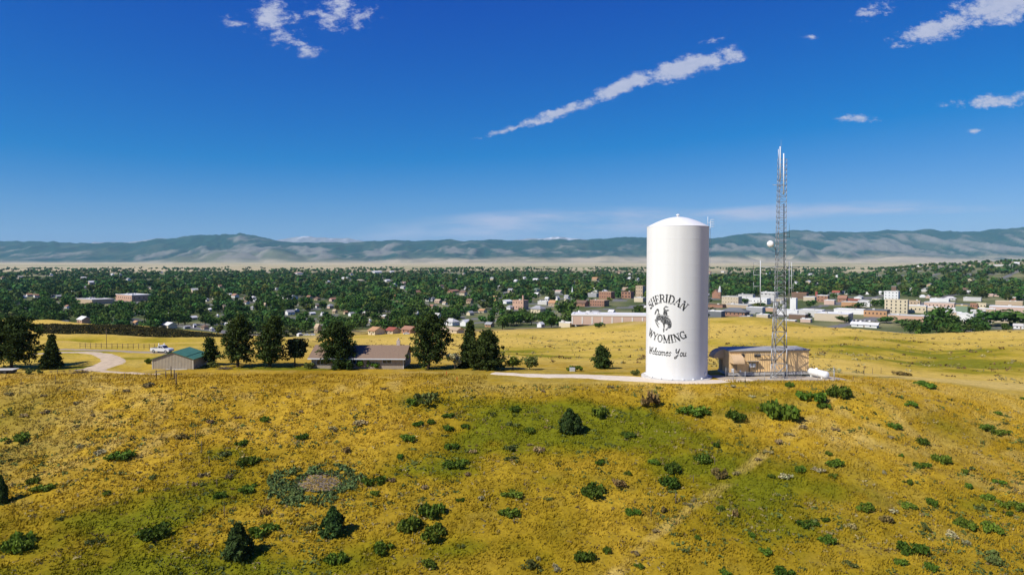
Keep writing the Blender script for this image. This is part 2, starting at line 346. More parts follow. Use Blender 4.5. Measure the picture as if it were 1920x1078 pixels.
def ground_col(X, Y):
    r = np.hypot(X, Y); n1, n2, n3 = fbm(X / 14, Y / 14, 4), fbm(X / 3.1 + 40, Y / 3.1, 3), fbm(X / 45 + 9, Y / 45, 3)
    c = mix3(np.broadcast_to(DRY, X.shape + (3,)), DRY2, np.clip(.42 + 1.6 * n1 + 1.0 * n2, 0, 1))
    br = sstep(108, 126, r); c = mix3(c, STRAW, np.clip(1.5 * n2 + 1.1 * n3 - .22 + .34 * br, 0, .75))
    mid = sstep(150, 210, r); c = mix3(c, np.broadcast_to(np.array([.66, .465, .10]), c.shape), mid * .72)
    gw = np.zeros(X.shape)
    for bx, by, rx, ry, w in BLOBS: gw = gw + w * np.exp(-((X - bx) / rx) ** 2 - ((Y - by) / ry) ** 2)
    gw = gw + sstep(119, 98, r) * (.42 + .30 * sstep(10, -35, X)) + np.clip(n3 * 1.5, -.2, .4)
    gw = np.clip(gw * (1 + 1.8 * n1) + .35 * n2 * (gw > .15), 0, 1)
    c = mix3(c, OLIVE * (1 + .55 * mid[..., None]), np.clip(gw * 1.2, 0, .95)); c = mix3(c, GREEN, np.clip(gw * 1.4 - .8, 0, .6))
    c = mix3(c, STRAW * .97, np.clip(sstep(1.2, .2, seg_dist(X, Y, TRACK)) * (.30 + 1.6 * n2), 0, .5))
    c = mix3(c, STRAW * .95, sstep(13, 5, seg_dist(X, Y, LANE)) * .85)
    # town floor: yards, verges and streets; then the dry plain
    tw = sstep(500, 620, r + 40 * fbm(X / 60, Y / 60, 2))
    town = mix3(np.broadcast_to(np.array([.075, .10, .03]), c.shape), np.array([.27, .25, .12]), np.clip(.22 + 2.2 * fbm(X / 50, Y / 50, 3), 0, 1))
    ca, sa = math.cos(R(40)), math.sin(R(40)); U, V = X * ca - Y * sa, X * sa + Y * ca
    st = np.minimum(np.abs((U + 30) % 95 - 47), np.abs((V + 10) % 120 - 60)); town = mix3(town, np.array([.17, .165, .16]), sstep(7, 5, st))
    c = mix3(c, town, tw)
    pl = sstep(2600, 4600, r + 500 * fbm(X / 700, Y / 700, 3))
    f1 = fbm(X / 2100 + 7, Y / 420, 5, .6); f2 = vnoise(np.floor(X / 900) * 7.1, np.floor(Y / 420) * 3.3)
    plain = mix3(np.broadcast_to(np.array([.50, .41, .235]), c.shape), np.array([.24, .24, .10]), np.clip(.16 + 2.6 * f1 + .5 * (f2 - .5), 0, .85))
    return mix3(c, plain, pl)
GC = ground_col(GX, GY)
def grid_faces(nr, nc, wrap=False):
    i, j = np.meshgrid(np.arange(nr - 1), np.arange(nc - 1), indexing='ij'); a = (i * nc + j).ravel()
    return np.stack([a, a + 1, a + nc + 1, a + nc], 1)
def ground_mat():
    m = bpy.data.materials.new('dry_grassland'); m.use_nodes = True; n, l = m.node_tree.nodes, m.node_tree.links; p = n['Principled BSDF']
    p.inputs['Roughness'].default_value = .95; p.inputs['Specular IOR Level'].default_value = .08
    at_ = n.new('ShaderNodeVertexColor'); at_.layer_name = 'tint'; tc = n.new('ShaderNodeTexCoord')
    def nz(s, d, r):
        q = n.new('ShaderNodeTexNoise'); q.inputs['Scale'].default_value = s; q.inputs['Detail'].default_value = d; q.inputs['Roughness'].default_value = r
        l.new(tc.outputs['Object'], q.inputs['Vector']); return q.outputs[0]
    a, b = nz(1.6, 6, .7), nz(.35, 5, .6)
    mr = n.new('ShaderNodeMapRange'); l.new(a, mr.inputs[0]); mr.inputs[1].default_value = .25; mr.inputs[2].default_value = .75; mr.inputs[3].default_value = .66; mr.inputs[4].default_value = 1.34
    mr2 = n.new('ShaderNodeMapRange'); l.new(b, mr2.inputs[0]); mr2.inputs[1].default_value = .3; mr2.inputs[2].default_value = .7; mr2.inputs[3].default_value = .82; mr2.inputs[4].default_value = 1.16
    k = math_node(n, l, 'MULTIPLY', mr.outputs[0], mr2.outputs[0])
    v = n.new('ShaderNodeVectorMath'); v.operation = 'SCALE'; l.new(at_.outputs[0], v.inputs[0]); l.new(k, v.inputs['Scale']); l.new(v.outputs[0], p.inputs['Base Color'])
    bp = n.new('ShaderNodeBump'); bp.inputs['Strength'].default_value = .9; bp.inputs['Distance'].default_value = .22; l.new(a, bp.inputs['Height']); l.new(bp.outputs[0], p.inputs['Normal'])
    return m
GM = ground_mat()
gv = np.stack([GX, GY, GZ], -1).reshape(-1, 3)
ground = link('ground', np_mesh('ground', gv, grid_faces(*GX.shape), GM, GC.reshape(-1, 3), True)); tag(ground, kind='structure')

# ------------------------------------------------------------------ mountains
def interp_px(lst, c): return np.interp(c, [q[0] for q in lst], [q[1] for q in lst])
CREST = [(-900, 470), (-300, 458), (0, 455), (60, 454), (100, 455.5), (150, 457), (250, 456), (300, 450), (340, 446), (375, 441.5), (400, 440), (420, 441.5), (448, 440), (470, 442.5), (500, 447), (530, 452), (560, 455), (640, 456),
         (680, 456), (700, 453), (740, 450.5), (780, 451), (815, 449.5), (850, 449.5), (868, 451.5), (900, 451.5), (922, 449.5), (935, 451), (1000, 450), (1100, 450), (1200, 447), (1260, 447), (1335, 446), (1370, 442), (1400, 439.5), (1432, 437.5), (1455, 438.5),
         (1480, 433), (1500, 435), (1520, 436.5), (1560, 433.5), (1600, 436), (1630, 434), (1668, 430.5), (1690, 432.5), (1715, 434), (1740, 432), (1762, 436), (1800, 437.5), (1835, 436), (1860, 432), (1890, 430), (1920, 428), (2300, 420), (2900, 455)]
FOOT = [(-900, 500), (0, 494), (200, 496), (420, 497), (640, 494), (900, 489), (1200, 487.5), (1400, 492), (1600, 490), (1920, 489), (2900, 489)]
def mountain_range(name, d0, d1, crest, foot, material, nc, nr, seed, gully=.46):
    c = np.linspace(-760, 2700, nc); t = np.linspace(-.25, 1.25, nr); C, T = np.meshgrid(c, t); D = d0 + (d1 - d0) * T
    zc = CAMZ - np.array([S(y) for y in interp_px(crest, c)]) * d1; zf = CAMZ - np.array([S(y) for y in interp_px(foot, c)]) * d0
    zc = zc + fbm(c / 14 + seed, c * 0 + 3, 5, .62) * 62; X = (C - CX) / F * D; Y = D
    tt = np.clip(T, 0, 1); s = .16 * tt + .84 * sstep(.12, .95, tt)
    rd = 1 - np.abs(2 * (fbm(X / 2600 + seed, Y / 5200, 5, .55) + .5) - 1); rd2 = 1 - np.abs(2 * (fbm(X / 700 + seed, Y / 1700 + 4, 5, .6) + .5) - 1)
    env = np.sin(np.pi * np.clip(tt, 0, 1)) ** .8
    z = zf + (zc - zf) * s
    z = z - (zc - zf) * env * gully * ((1 - rd) * 1.1 + (1 - rd2) * .75) + (zc - zf) * env * .16
    z = z - np.clip(T - 1, 0, 1) * 900 - np.clip(-T, 0, 1) * 700
    for (pc, pd, hgt, wc, wdd) in SPURS if name == 'mountains' else []:
        z = np.where(T >= 0, np.maximum(z, zf + hgt * np.exp(-((C - pc) / wc) ** 2 - ((D - pd) / wdd) ** 2) * (.75 + .5 * rd2)), z)
    V = np.stack([X, Y, z], -1).reshape(-1, 3)
    rel = np.clip((z - zf) / (zc - zf), 0, 1.2)
    return V, rel, C, T, rd, rd2, X, Y
SPURS = [(430, 12900, 230, 70, 900), (520, 13000, 250, 60, 800), (600, 13000, 150, 60, 700), (350, 12700, 130, 60, 600), (1510, 13000, 200, 22, 500), (1590, 12900, 160, 20, 400), (1700, 12800, 120, 60, 500), (1370, 12900, 150, 40, 500), (760, 12300, 60, 26, 400), (860, 12300, 60, 22, 400), (1010, 12300, 55, 30, 400), (1140, 12300, 70, 34, 400)]
MM = mat('mountain_cover', (1, 1, 1), .95, .12, .004, spec=.05, tint=True, detail=6)
V, rel, C, T, rd, rd2, X, Y = mountain_range('mountains', 12000, 17500, CREST, FOOT, MM, 900, 110, 1.7)
nf = fbm(X / 900, Y / 1500, 5, .6)
forest = np.array([.012, .052, .036]); rock = np.array([.27, .245, .205]); tan = np.array([.47, .39, .26]); scrub = np.array([.13, .14, .085])
wleft = np.exp(-((C - 470) / 130) ** 2)
fw = sstep(.03, .20, rel + nf * .30 - wleft * .30)
cc = mix3(np.broadcast_to(tan, C.shape + (3,)), scrub, sstep(.02, .16, rel + nf * .2)); cc = mix3(cc, forest, fw)
rk = .75 * sstep(.80, 1.0, rd2 - .5 * np.abs(rel - .40) + nf * .75 + wleft * .18 + .15 * sstep(1300, 1500, C)) * sstep(.05, .2, rel) * sstep(1.0, .8, rel)
cc = mix3(cc, scrub, .38 * sstep(.0, .28, fbm(X / 420 + 8, Y / 900, 5, .65) + .10 * (1 - rel))); cc = mix3(cc, rock, np.clip(rk, 0, .85))
mo = link('mountains', np_mesh('mountains', V, grid_faces(*C.shape), MM, cc.reshape(-1, 3), True)); tag(mo, kind='structure')
FARC = [(-900, 475), (150, 470), (175, 455), (215, 454.5), (245, 456), (280, 449), (300, 447), (330, 451), (500, 455), (525, 449), (545, 446), (570, 443.5), (585, 445), (620, 447), (640, 448), (655, 447), (672, 450), (690, 454), (705, 454), (716, 452.5), (730, 455), (950, 453), (975, 449.5), (990, 448), (1010, 448.5), (1030, 447), (1048, 445.5), (1060, 447), (1085, 448.5), (1105, 450), (1130, 452), (1150, 449), (1180, 446), (1200, 446.5), (1230, 446), (1290, 450), (1400, 456), (2000, 460), (2900, 470)]
V, rel, C, T, rd, rd2, X, Y = mountain_range('far_mountains', 21000, 25500, FARC, [(-900, 478), (2900, 478)], MM, 800, 40, 5.2, .3)
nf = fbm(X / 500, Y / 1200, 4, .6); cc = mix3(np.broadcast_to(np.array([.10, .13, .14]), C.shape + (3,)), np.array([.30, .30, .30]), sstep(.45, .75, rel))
cc = mix3(cc, np.array([.85, .87, .9]), sstep(.06, .2, fbm(X / 260, Y / 900, 4, .6) + .05 * (rel - .9)) * sstep(.8, .92, rel) * sstep(490, 620, C) * .75)
fm = link('far_mountains', np_mesh('far_mountains', V, grid_faces(*C.shape), MM, cc.reshape(-1, 3), True)); tag(fm, kind='structure')

# ------------------------------------------------------------------ roads: thin sheets laid on the ground
def ribbon(name, pts, widths, m, lift=.05, kind='structure', step=1.0, edge=.35):
    P_ = [Vector((p[0], p[1], 0)) for p in pts]; L, W = [P_[0]], [widths[0]]
    for a, b, wa, wb in zip(P_[:-1], P_[1:], widths[:-1], widths[1:]):
        n = max(2, int((b - a).length / step))
        for i in range(1, n + 1): L.append(a.lerp(b, i / n)); W.append(wa + (wb - wa) * i / n)
    for _ in range(12):
        L = [L[0]] + [(L[i - 1] + L[i] * 2 + L[i + 1]) / 4 for i in range(1, len(L) - 1)] + [L[-1]]
    k = 7; vs_ = []
    for i, p in enumerate(L):
        t = (L[min(i + 1, len(L) - 1)] - L[max(i - 1, 0)]); t.normalize(); nn = Vector((-t.y, t.x, 0)); w = W[i] * (1 + edge * float(fbm(np.array([i * .35]), np.array([1.5]), 3)[0]))
        for j in range(k):
            q = p + nn * w * (j / (k - 1) - .5); vs_.append((q.x, q.y, 0))
    vs_ = np.array(vs_); e = np.tile(np.array([-.06, 0, 0, 0, 0, 0, -.06]), len(L)); vs_[:, 2] = H(vs_[:, 0], vs_[:, 1]) + lift + e
    return tag(link(name, np_mesh(name, vs_, grid_faces(len(L), k), m, None, True)), kind=kind)
MG = mat('gravel', (.74, .63, .48), .95, .12, 1.2, bump=.2); MG2 = mat('dirt_lane', (.64, .50, .33), .95, .15, .8, bump=.2)
ribbon('gravel_drive', [gp(925, 699), gp(975, 702), gp(1040, 705), (13.0, 138), (22.5, 133), (30, 128.6), (37, 128.2), (46, 131)], [3.2, 4.5, 5, 6, 7.5, 5, 4, 3], MG, .06)
ribbon('dirt_drive', [gp(60, 664), gp(110, 660), gp(160, 660), gp(190, 664), gp(207, 671), gp(214, 678), gp(205, 684), gp(180, 690), gp(165, 694)], [3, 3, 3.5, 4, 4.5, 5.5, 6, 6, 7], MG2, .06)
ribbon('dirt_drive', [gp(168, 693), gp(205, 697.5), gp(250, 699.5), gp(300, 702)], [3, 2.2, 1.8, 1.4], MG2, .07)
ribbon('farm_lane', [gp(110, 655), gp(200, 657), gp(300, 661), gp(380, 664)], [4, 4, 4, 4], mat('lane_dirt', (.40, .32, .22), .95), .06)
ribbon('railway_bank', [(-150, 520), (-60, 540), (0, 560), (60, 585), (110, 600)], [5, 5, 5, 5, 5], mat('ballast', (.10, .085, .07), .95), .9)

# ------------------------------------------------------------------ haze
hb = MB().box((0, 0, 400), (56000, 56000, 1500))
hm = bpy.data.materials.new('haze_air'); hm.use_nodes = True; hn = hm.node_tree.nodes; hn.remove(hn['Principled BSDF'])
pv = hn.new('ShaderNodeVolumePrincipled'); pv.inputs['Color'].default_value = (.38, .74, 1.0, 1); pv.inputs['Density'].default_value = 2.1e-5; pv.inputs['Anisotropy'].default_value = 0.0
hm.node_tree.links.new(pv.outputs[0], hn['Material Output'].inputs['Volume'])
haze = hb.build('haze', hm); tag(haze, kind='stuff')

# ================================================================== things on the hill
M_WHITE = mat('tank_white', (.78, .785, .765), .55, .03, .55, col2=(.715, .71, .68), spec=.3, stretch=(1, 1, .10), bump=.12, detail=6)
M_WHITE2 = mat('white_paint', (.82, .82, .80), .5, .05, 1.0)
M_STEEL = mat('galvanised_steel', (.40, .41, .42), .5, .15, 3, metal=.35)
M_DARK = mat('dark_metal', (.05, .05, .05), .6)
M_INK = mat('black_lettering', (.028, .029, .03), .8, .1, 2)
M_INK2 = mat('speckled_ink', (.05, .052, .053), .85, .2, 4)
M_CONC = mat('concrete', (.55, .52, .47), .9, .12, 1.5)
M_RUST = mat('weathered_wood', (.17, .125, .085), .9, .25, 3)

# ------------------------------------------------------------------ the water tank
TX, TY = (1270 - CX) / F * 135.2, 135.2
TR = 5.98; TZ = -.15; CRS = 12; CH = 29.35 / CRS
tank = tag(empty('water_tank', (TX, TY, TZ)), 'tall white steel water tank with black lettering and bucking horse emblem', 'water tank')
ring = MB().lathe([(TR, 0), (TR, CH)], n=96)
ring_me = ring.mesh('shell_ring', M_WHITE)
bead_me = MB().lathe([(TR - .005, -.05), (TR + .012, -.035)], n=96, smooth=False).lathe([(TR + .012, -.035), (TR + .012, .035)], n=96).lathe([(TR + .012, .035), (TR - .005, .05)], n=96, smooth=False).mesh('weld_seam', M_WHITE)
for i in range(CRS):
    o = link('shell_ring', ring_me, tank, (0, 0, .15 + i * CH))
    if i: link('weld_seam', bead_me, o, (0, 0, 0))
topz = .15 + CRS * CH
prof = [(TR + .02, -.03), (TR + .03, .02)] + [(TR * math.cos(t), .02 + 1.95 * math.sin(t) ** 1.0) for t in np.linspace(.06, math.pi / 2, 14)[:-1]] + [(.001, 1.97)]
prof = [(TR + .02, -.03), (TR + .03, .02)] + [(r_, 2.0 * (1 - (r_ / TR) ** 1.75)) for r_ in np.linspace(TR - .05, .01, 14)]
MB().lathe(prof, n=96).build('roof', M_WHITE, tank, (0, 0, topz))
MB().lathe([(.22, 0), (.22, .25), (.36, .3), (.36, .42), (.2, .55), (.01, .6)], n=16).build('vent', M_WHITE2, tank, (0, 0, topz + 1.95))
MB().lathe([(TR + .9, -.5), (TR + .9, .0), (TR + .75, .08), (TR - .05, .12)], n=72).build('foundation', M_CONC, tank)
for a in range(18):
    t = 2 * math.pi * (a + .4) / 18
    MB().box((math.cos(t) * (TR + .16), math.sin(t) * (TR + .16), .26), (.34, .30, .22), t).build('anchor_lug', M_WHITE2, tank)
def cyl(th, z, r=TR): return (math.sin(th) * r, -math.cos(th) * r, z)      # th: 0 faces the camera
lad = MB(); th0 = R(74)
for dt in (-.035, .035): lad.tube(cyl(th0 + dt, 2.8, TR + .2), cyl(th0 + dt, topz + 1.2, TR + .2), .03, n=5)
for k in range(100):
    z = 2.9 + k * .28
    if z < topz + .9: lad.tube(cyl(th0 - .035, z, TR + .2), cyl(th0 + .035, z, TR + .2), .016, n=4, caps=False)
lo = lad.build('ladder', M_WHITE2, tank)
for k in range(12): MB().tube(cyl(th0, 3.5 + k * 2.3, TR), cyl(th0, 3.5 + k * 2.3, TR + .2), .02, n=4).build('standoff', M_WHITE2, lo)
cg = MB()
for z in np.arange(topz + .0, topz + 1.5, .45):
    pts = [Vector(cyl(th0, z, TR + .25)) + Vector((math.cos(a) * .42 + .3, math.sin(a) * .42, 0)) for a in np.linspace(0, 2 * math.pi, 11)]
    for p_, q_ in zip(pts[:-1], pts[1:]): cg.tube(p_, q_, .025, n=4, caps=False)
cg.tube(cyl(th0 - .03, topz, TR - .3), cyl(th0 - .03, topz + 1.9, TR - .3), .045, n=5); cg.tube(cyl(th0 + .06, topz + .8, TR - .2), cyl(th0 + .06, topz + .8, TR + .7), .03, n=5)
cg.build('ladder_cage', M_WHITE2, lo)
MB().tube(cyl(R(52), .9, TR - .02), cyl(R(52), .9, TR + .16), .38, n=18).build('manhole', M_WHITE2, tank)
MB().tube(cyl(R(96), 1.7, TR), cyl(R(96), 1.7, TR + .25), .42, n=18).build('side_hatch', paint((.45, .55, .62)), tank)

# --- lettering: strokes drawn on the shell as fine cells
def stroke_cells(strokes, cell):
    """strokes: list of (polyline [(x,z)..], width); -> centres of the cells they cover"""
    allp = np.array([p for s_, _ in strokes for p in s_]); lo_, hi = allp.min(0) - .3, allp.max(0) + .3
    gx, gz = np.meshgrid(np.arange(lo_[0], hi[0], cell), np.arange(lo_[1], hi[1], cell)); on = np.zeros(gx.shape, bool)
    for s_, w in strokes:
        if len(s_) < 2: continue
        on |= seg_dist(gx, gz, s_) < w / 2
    return np.stack([gx[on], gz[on]], 1)
def poly_cells(polys, cell):
    allp = np.array([p for s_ in polys for p in s_]); lo_, hi = allp.min(0), allp.max(0)
    gx, gz = np.meshgrid(np.arange(lo_[0], hi[0], cell), np.arange(lo_[1], hi[1], cell)); on = np.zeros(gx.shape, bool)
    for pl in polys:
        ins = np.zeros(gx.shape, bool); n = len(pl)
        for i in range(n):
            (x1, z1), (x2, z2) = pl[i], pl[(i + 1) % n]
            if z1 == z2: continue
            ins ^= ((z1 > gz) != (z2 > gz)) & (gx < (x2 - x1) * (gz - z1) / (z2 - z1) + x1)
        on |= ins
    return np.stack([gx[on], gz[on]], 1)
def wrap_cells(name, C_, cell, m, parent, th_c):
    h = cell / 2; off = np.array([(-h, -h), (h, -h), (h, h), (-h, h)])
    Q = (C_[:, None, :] + off[None]).reshape(-1, 2); th = th_c + Q[:, 0] / TR; r = TR + .006
    V_ = np.stack([np.sin(th) * r, -np.cos(th) * r, Q[:, 1]], 1)
    return link(name, np_mesh(name, V_, np.arange(len(V_)).reshape(-1, 4), m), parent)
def arcpts(cx, cz, rx, rz, a0, a1, n=14): return [(cx + rx * math.cos(R(a)), cz + rz * math.sin(R(a))) for a in np.linspace(a0, a1, n)]
T_, t_ = .2, .085    # thick, thin strokes for a unit-high letter
def serif(x, z, w=.34): return ([(x - w / 2, z), (x + w / 2, z)], .075)
GL = {
 'S': (.74, [(arcpts(.33, .74, .24, .21, 20, 180, 10) + arcpts(.33, .74, .24, .24, 180, 250, 5) + arcpts(.34, .26, .26, .26, 70, 0, 6) + arcpts(.34, .26, .26, .22, 0, -160, 12), .18), ([(.56, .72), (.58, .97)], .1), ([(.09, .28), (.07, .03)], .1)]),
 'H': (.92, [([(.18, .04), (.18, .96)], T_), ([(.74, .04), (.74, .96)], T_), ([(.18, .5), (.74, .5)], t_), serif(.18, .04), serif(.18, .96), serif(.74, .04), serif(.74, .96)]),
 'E': (.76, [([(.18, .04), (.18, .96)], T_), ([(.04, .96), (.66, .96)], t_), ([(.04, .04), (.68, .04)], t_), ([(.18, .52), (.52, .52)], t_), ([(.66, .97), (.66, .76)], .08), ([(.69, .03), (.69, .26)], .08), ([(.52, .42), (.52, .62)], .07)]),
 'R': (.86, [([(.18, .04), (.18, .96)], T_), serif(.18, .04), ([(.04, .96), (.45, .96)], t_), (arcpts(.42, .73, .25, .225, 90, -90, 12), .15), ([(.18, .5), (.42, .5)], t_), ([(.42, .5), (.60, .36), (.66, .06), (.84, .04)], .14)]),
 'I': (.44, [([(.2, .04), (.2, .96)], T_), serif(.2, .04), serif(.2, .96)]),
 'D': (.90, [([(.18, .04), (.18, .96)], T_), ([(.04, .96), (.42, .96)], t_), ([(.04, .04), (.42, .04)], t_), (arcpts(.40, .5, .36, .45, 90, -90, 18), .17)]),
 'A': (.90, [([(.12, .04), (.43, .96)], t_ + .02), ([(.43, .96), (.76, .04)], T_), ([(.22, .32), (.64, .32)], t_), serif(.12, .04, .28), serif(.76, .04, .32)]),
 'N': (.94, [([(.18, .04), (.18, .96)], .1), ([(.18, .96), (.76, .06)], T_), ([(.76, .04), (.76, .96)], .1), serif(.18, .04), serif(.14, .96, .3), serif(.76, .96)]),
 'W': (1.15, [([(.1, .96), (.33, .05)], T_), ([(.33, .05), (.55, .9)], t_ + .02), ([(.53, .92), (.78, .05)], T_), ([(.78, .05), (1.02, .96)], t_ + .02), serif(.1, .96, .3), serif(.55, .96, .3), serif(1.02, .96, .28)]),
 'Y': (.88, [([(.1, .96), (.43, .48)], T_ - .02), ([(.76, .96), (.43, .48)], t_ + .02), ([(.43, .5), (.43, .04)], T_ - .02), serif(.1, .96, .3), serif(.76, .96, .28), serif(.43, .04)]),
 'O': (.92, [(arcpts(.44, .5, .34, .44, 0, 360, 30), .15)]),
 'M': (1.12, [([(.16, .04), (.16, .96)], .1), ([(.16, .96), (.54, .08)], T_), ([(.54, .08), (.92, .96)], .1), ([(.92, .04), (.92, .96)], T_), serif(.16, .04, .3), serif(.92, .04), serif(.12, .96, .24), serif(.96, .96, .26)]),
 'G': (.94, [(arcpts(.46, .5, .36, .44, 40, 335, 26), .15), ([(.74, .62), (.78, .94)], .07), ([(.76, .05), (.76, .40)], .16), ([(.6, .42), (.9, .42)], t_)]),
}
def word_on_arc(word, hgt, cz, rad, up, span, track=1.0):
    """letters set round an arc in the unrolled plane; up=True arches over, else hangs under"""
    wid = [GL[c][0] for c in word]; tot = sum(wid); out = []; pos = -tot / 2; kx = span / tot
    for c, w in zip(word, wid):
        mid = (pos + w / 2) * kx; pos += w
        a = mid / rad * (-1 if up else 1)
        for pl, tw in GL[c][1]:
            q = []
            pl2 = [pl[0]]
            for p0, p1 in zip(pl[:-1], pl[1:]): pl2 += [(p0[0] + (p1[0] - p0[0]) * k / 3, p0[1] + (p1[1] - p0[1]) * k / 3) for k in (1, 2, 3)]
            for (x, z) in pl2:
                lx, lz = (x - w / 2 + .02) * kx, (z - .5) * hgt
                if up: bx, bz = mid_arc(a, rad); q.append((bx + lx * math.cos(a) - lz * math.sin(a), cz + bz + lx * math.sin(a) + lz * math.cos(a)))
                else: bx, bz = rad * math.sin(a), rad * (1 - math.cos(a)); q.append((bx + lx * math.cos(a) - lz * math.sin(a), cz + bz + lx * math.sin(a) + lz * math.cos(a)))
            out.append((q, tw * hgt * .92))
    return out
def mid_arc(a, rad): return (-rad * math.sin(a), -rad * (1 - math.cos(a)))
CAM_A = math.atan2(TX, TY); TH_C = R(-22.5) - CAM_A
def py_z(py, th=TH_C):       # picture row -> height on the shell at that angle
    return CAMZ - S(py) * (TY - TR * math.cos(th)) - TZ          # nearer points of the shell sit at smaller depth
wrap_cells('sheridan_lettering', stroke_cells(word_on_arc('SHERIDAN', 1.62, py_z(560), 5.7, True, 9.2), .05), .05, M_INK, tank, TH_C)
wrap_cells('wyoming_lettering', stroke_cells(word_on_arc('WYOMING', 1.52, py_z(635.5), 7.6, False, 8.5), .05), .05, M_INK, tank, TH_C)
SCR = {  # slanted brush script, unit x-height .55, cap 1
 'W': (.95, [([(.02, .95), (.1, .98), (.12, .02), (.5, .9), (.52, .02), (.9, .98), (.98, .95)], .15)]), 'e': (.5, [([(.08, .28), (.38, .34), (.36, .52), (.2, .55), (.06, .36), (.08, .1), (.24, .0), (.42, .1)], .13)]),
 'l': (.3, [([(.06, .2), (.22, .7), (.24, .95), (.14, .98), (.08, .6), (.08, .1), (.2, 0), (.3, .1)], .13)]), 'c': (.45, [([(.36, .46), (.22, .55), (.07, .36), (.08, .1), (.22, 0), (.4, .1)], .14)]),
 'o': (.52, [(arcpts(.25, .28, .18, .26, 90, 450, 14), .14)]), 'm': (.8, [([(.06, 0), (.08, .52)], .13), ([(.08, .38), (.22, .54), (.34, .48), (.36, 0)], .12), ([(.36, .38), (.5, .54), (.62, .48), (.64, .05), (.74, .05)], .12)]),
 's': (.45, [([(.36, .46), (.22, .55), (.1, .42), (.32, .2), (.24, .01), (.06, .07)], .13)]), ' ': (.5, []),
 'Y': (.8, [([(.04, .9), (.12, 1.0), (.14, .6), (.26, .45), (.46, .6), (.62, 1.0)], .15), ([(.62, 1.0), (.52, .3), (.4, -.22), (.2, -.36), (.08, -.2), (.3, .0), (.6, .12)], .13)]), 'u': (.55, [([(.06, .52), (.08, .1), (.2, .0), (.36, .12), (.4, .52)], .14), ([(.4, .5), (.42, .08), (.54, .04)], .12)]),
}
x = 0; strokes = []; Ltot = sum(SCR[c][0] for c in 'Welcomes You'); K = 8.2 / Ltot
for c in 'Welcomes You':
    for pl, tw in SCR[c][1]:
        strokes.append(([((x + px_ + pz * .22 - Ltot / 2) * K, py_z(660) + (pz - .5) * 1.35) for px_, pz in pl], tw * 1.25))
    x += SCR[c][0]
wrap_cells('welcome_lettering', stroke_cells(strokes, .05), .05, M_INK, tank, TH_C + .01)
def zq(pts):        # traced outline -> place on the shell
    out = []
    for X_, Y_ in pts:
        px_, py_ = 1200 + X_ / 7.19, 530 + Y_ / 7.19
        th = math.asin(max(-.97, min(.97, (px_ - 1270) / 58.5))) - CAM_A; out.append(((th - TH_C) * TR, py_z(py_, th)))
    return out
HORSE = [[(262, 412), (285, 428), (305, 432), (322, 430), (326, 455), (356, 462), (378, 462), (398, 478), (416, 492), (428, 520), (438, 560), (434, 592), (424, 612), (400, 620), (378, 636), (362, 645), (353, 636), (364, 618), (382, 600), (386, 578), (372, 562), (352, 556), (346, 575), (344, 612), (342, 658), (334, 670), (326, 664), (322, 632), (328, 604), (324, 560), (308, 538), (292, 528), (286, 505), (270, 508), (254, 516), (250, 532), (262, 545), (274, 552), (270, 562), (252, 548), (240, 530), (226, 522), (238, 545), (256, 572), (272, 604), (262, 608), (246, 584), (228, 552), (212, 515), (208, 502), (222, 490), (232, 470), (234, 445), (246, 420)],
         [(205, 438), (208, 412), (218, 384), (230, 360), (246, 350), (262, 356), (269, 374), (268, 412), (256, 410), (254, 388), (246, 378), (234, 392), (226, 414), (216, 434)],
         [(326, 440), (324, 405), (326, 378), (332, 362), (322, 352), (326, 340), (340, 330), (344, 314), (358, 308), (370, 318), (384, 326), (398, 334), (376, 337), (352, 338), (344, 346), (346, 360), (364, 366), (384, 360), (402, 370), (396, 382), (374, 382), (376, 404), (382, 440), (380, 458), (356, 462), (340, 470), (330, 520), (322, 500)],
         [(374, 450), (404, 446), (404, 456), (376, 462)]]
hc = poly_cells([zq(p_) for p_ in HORSE], .06)
hc = hc[rng.random(len(hc)) > .14 * (vnoise(hc[:, 0] * 5, hc[:, 1] * 5) + .3)]
wrap_cells('horse_and_rider_emblem', hc, .056, M_INK2, tank, TH_C)

# ------------------------------------------------------------------ lattice mast
tower = tag(empty('antenna_tower', (0, 0, 0)), 'tall grey steel lattice antenna tower beside the tan metal building', 'antenna tower')
TOY = 132.4; tcx = (1461 - CX) / F * TOY; tz0 = H1(tcx, TOY) - .1
def leg_at(k, z):
    w = np.interp(z, [0, 6, 15, 17, 40, 46], [1.78, 1.62, 1.30, 1.16, .98, .95]); a = R([205, 325, 85][k])
    return Vector((tcx + np.interp(z, [0, 16, 44], [.0, .02, .12]) + math.cos(a) * w, TOY + math.sin(a) * w, tz0 + z))
THT = 42.6; zs = [0, 3.1, 6.2, 9.3, 12.2, 15]; zs2 = list(np.arange(15, THT + .01, 1.02))
for k in range(3):
    b = MB()
    for z0, z1 in zip(zs[:-1] + zs2[:-1], zs[1:] + zs2[1:]): b.tube(leg_at(k, z0), leg_at(k, z1), (.10 if z0 < 15 else .05), n=6)
    b.build('leg', M_STEEL, tower)
    MB().box(leg_at(k, 0) + Vector((0, 0, -.05)), (1.1, 1.1, .55)).build('footing', M_CONC, tower)
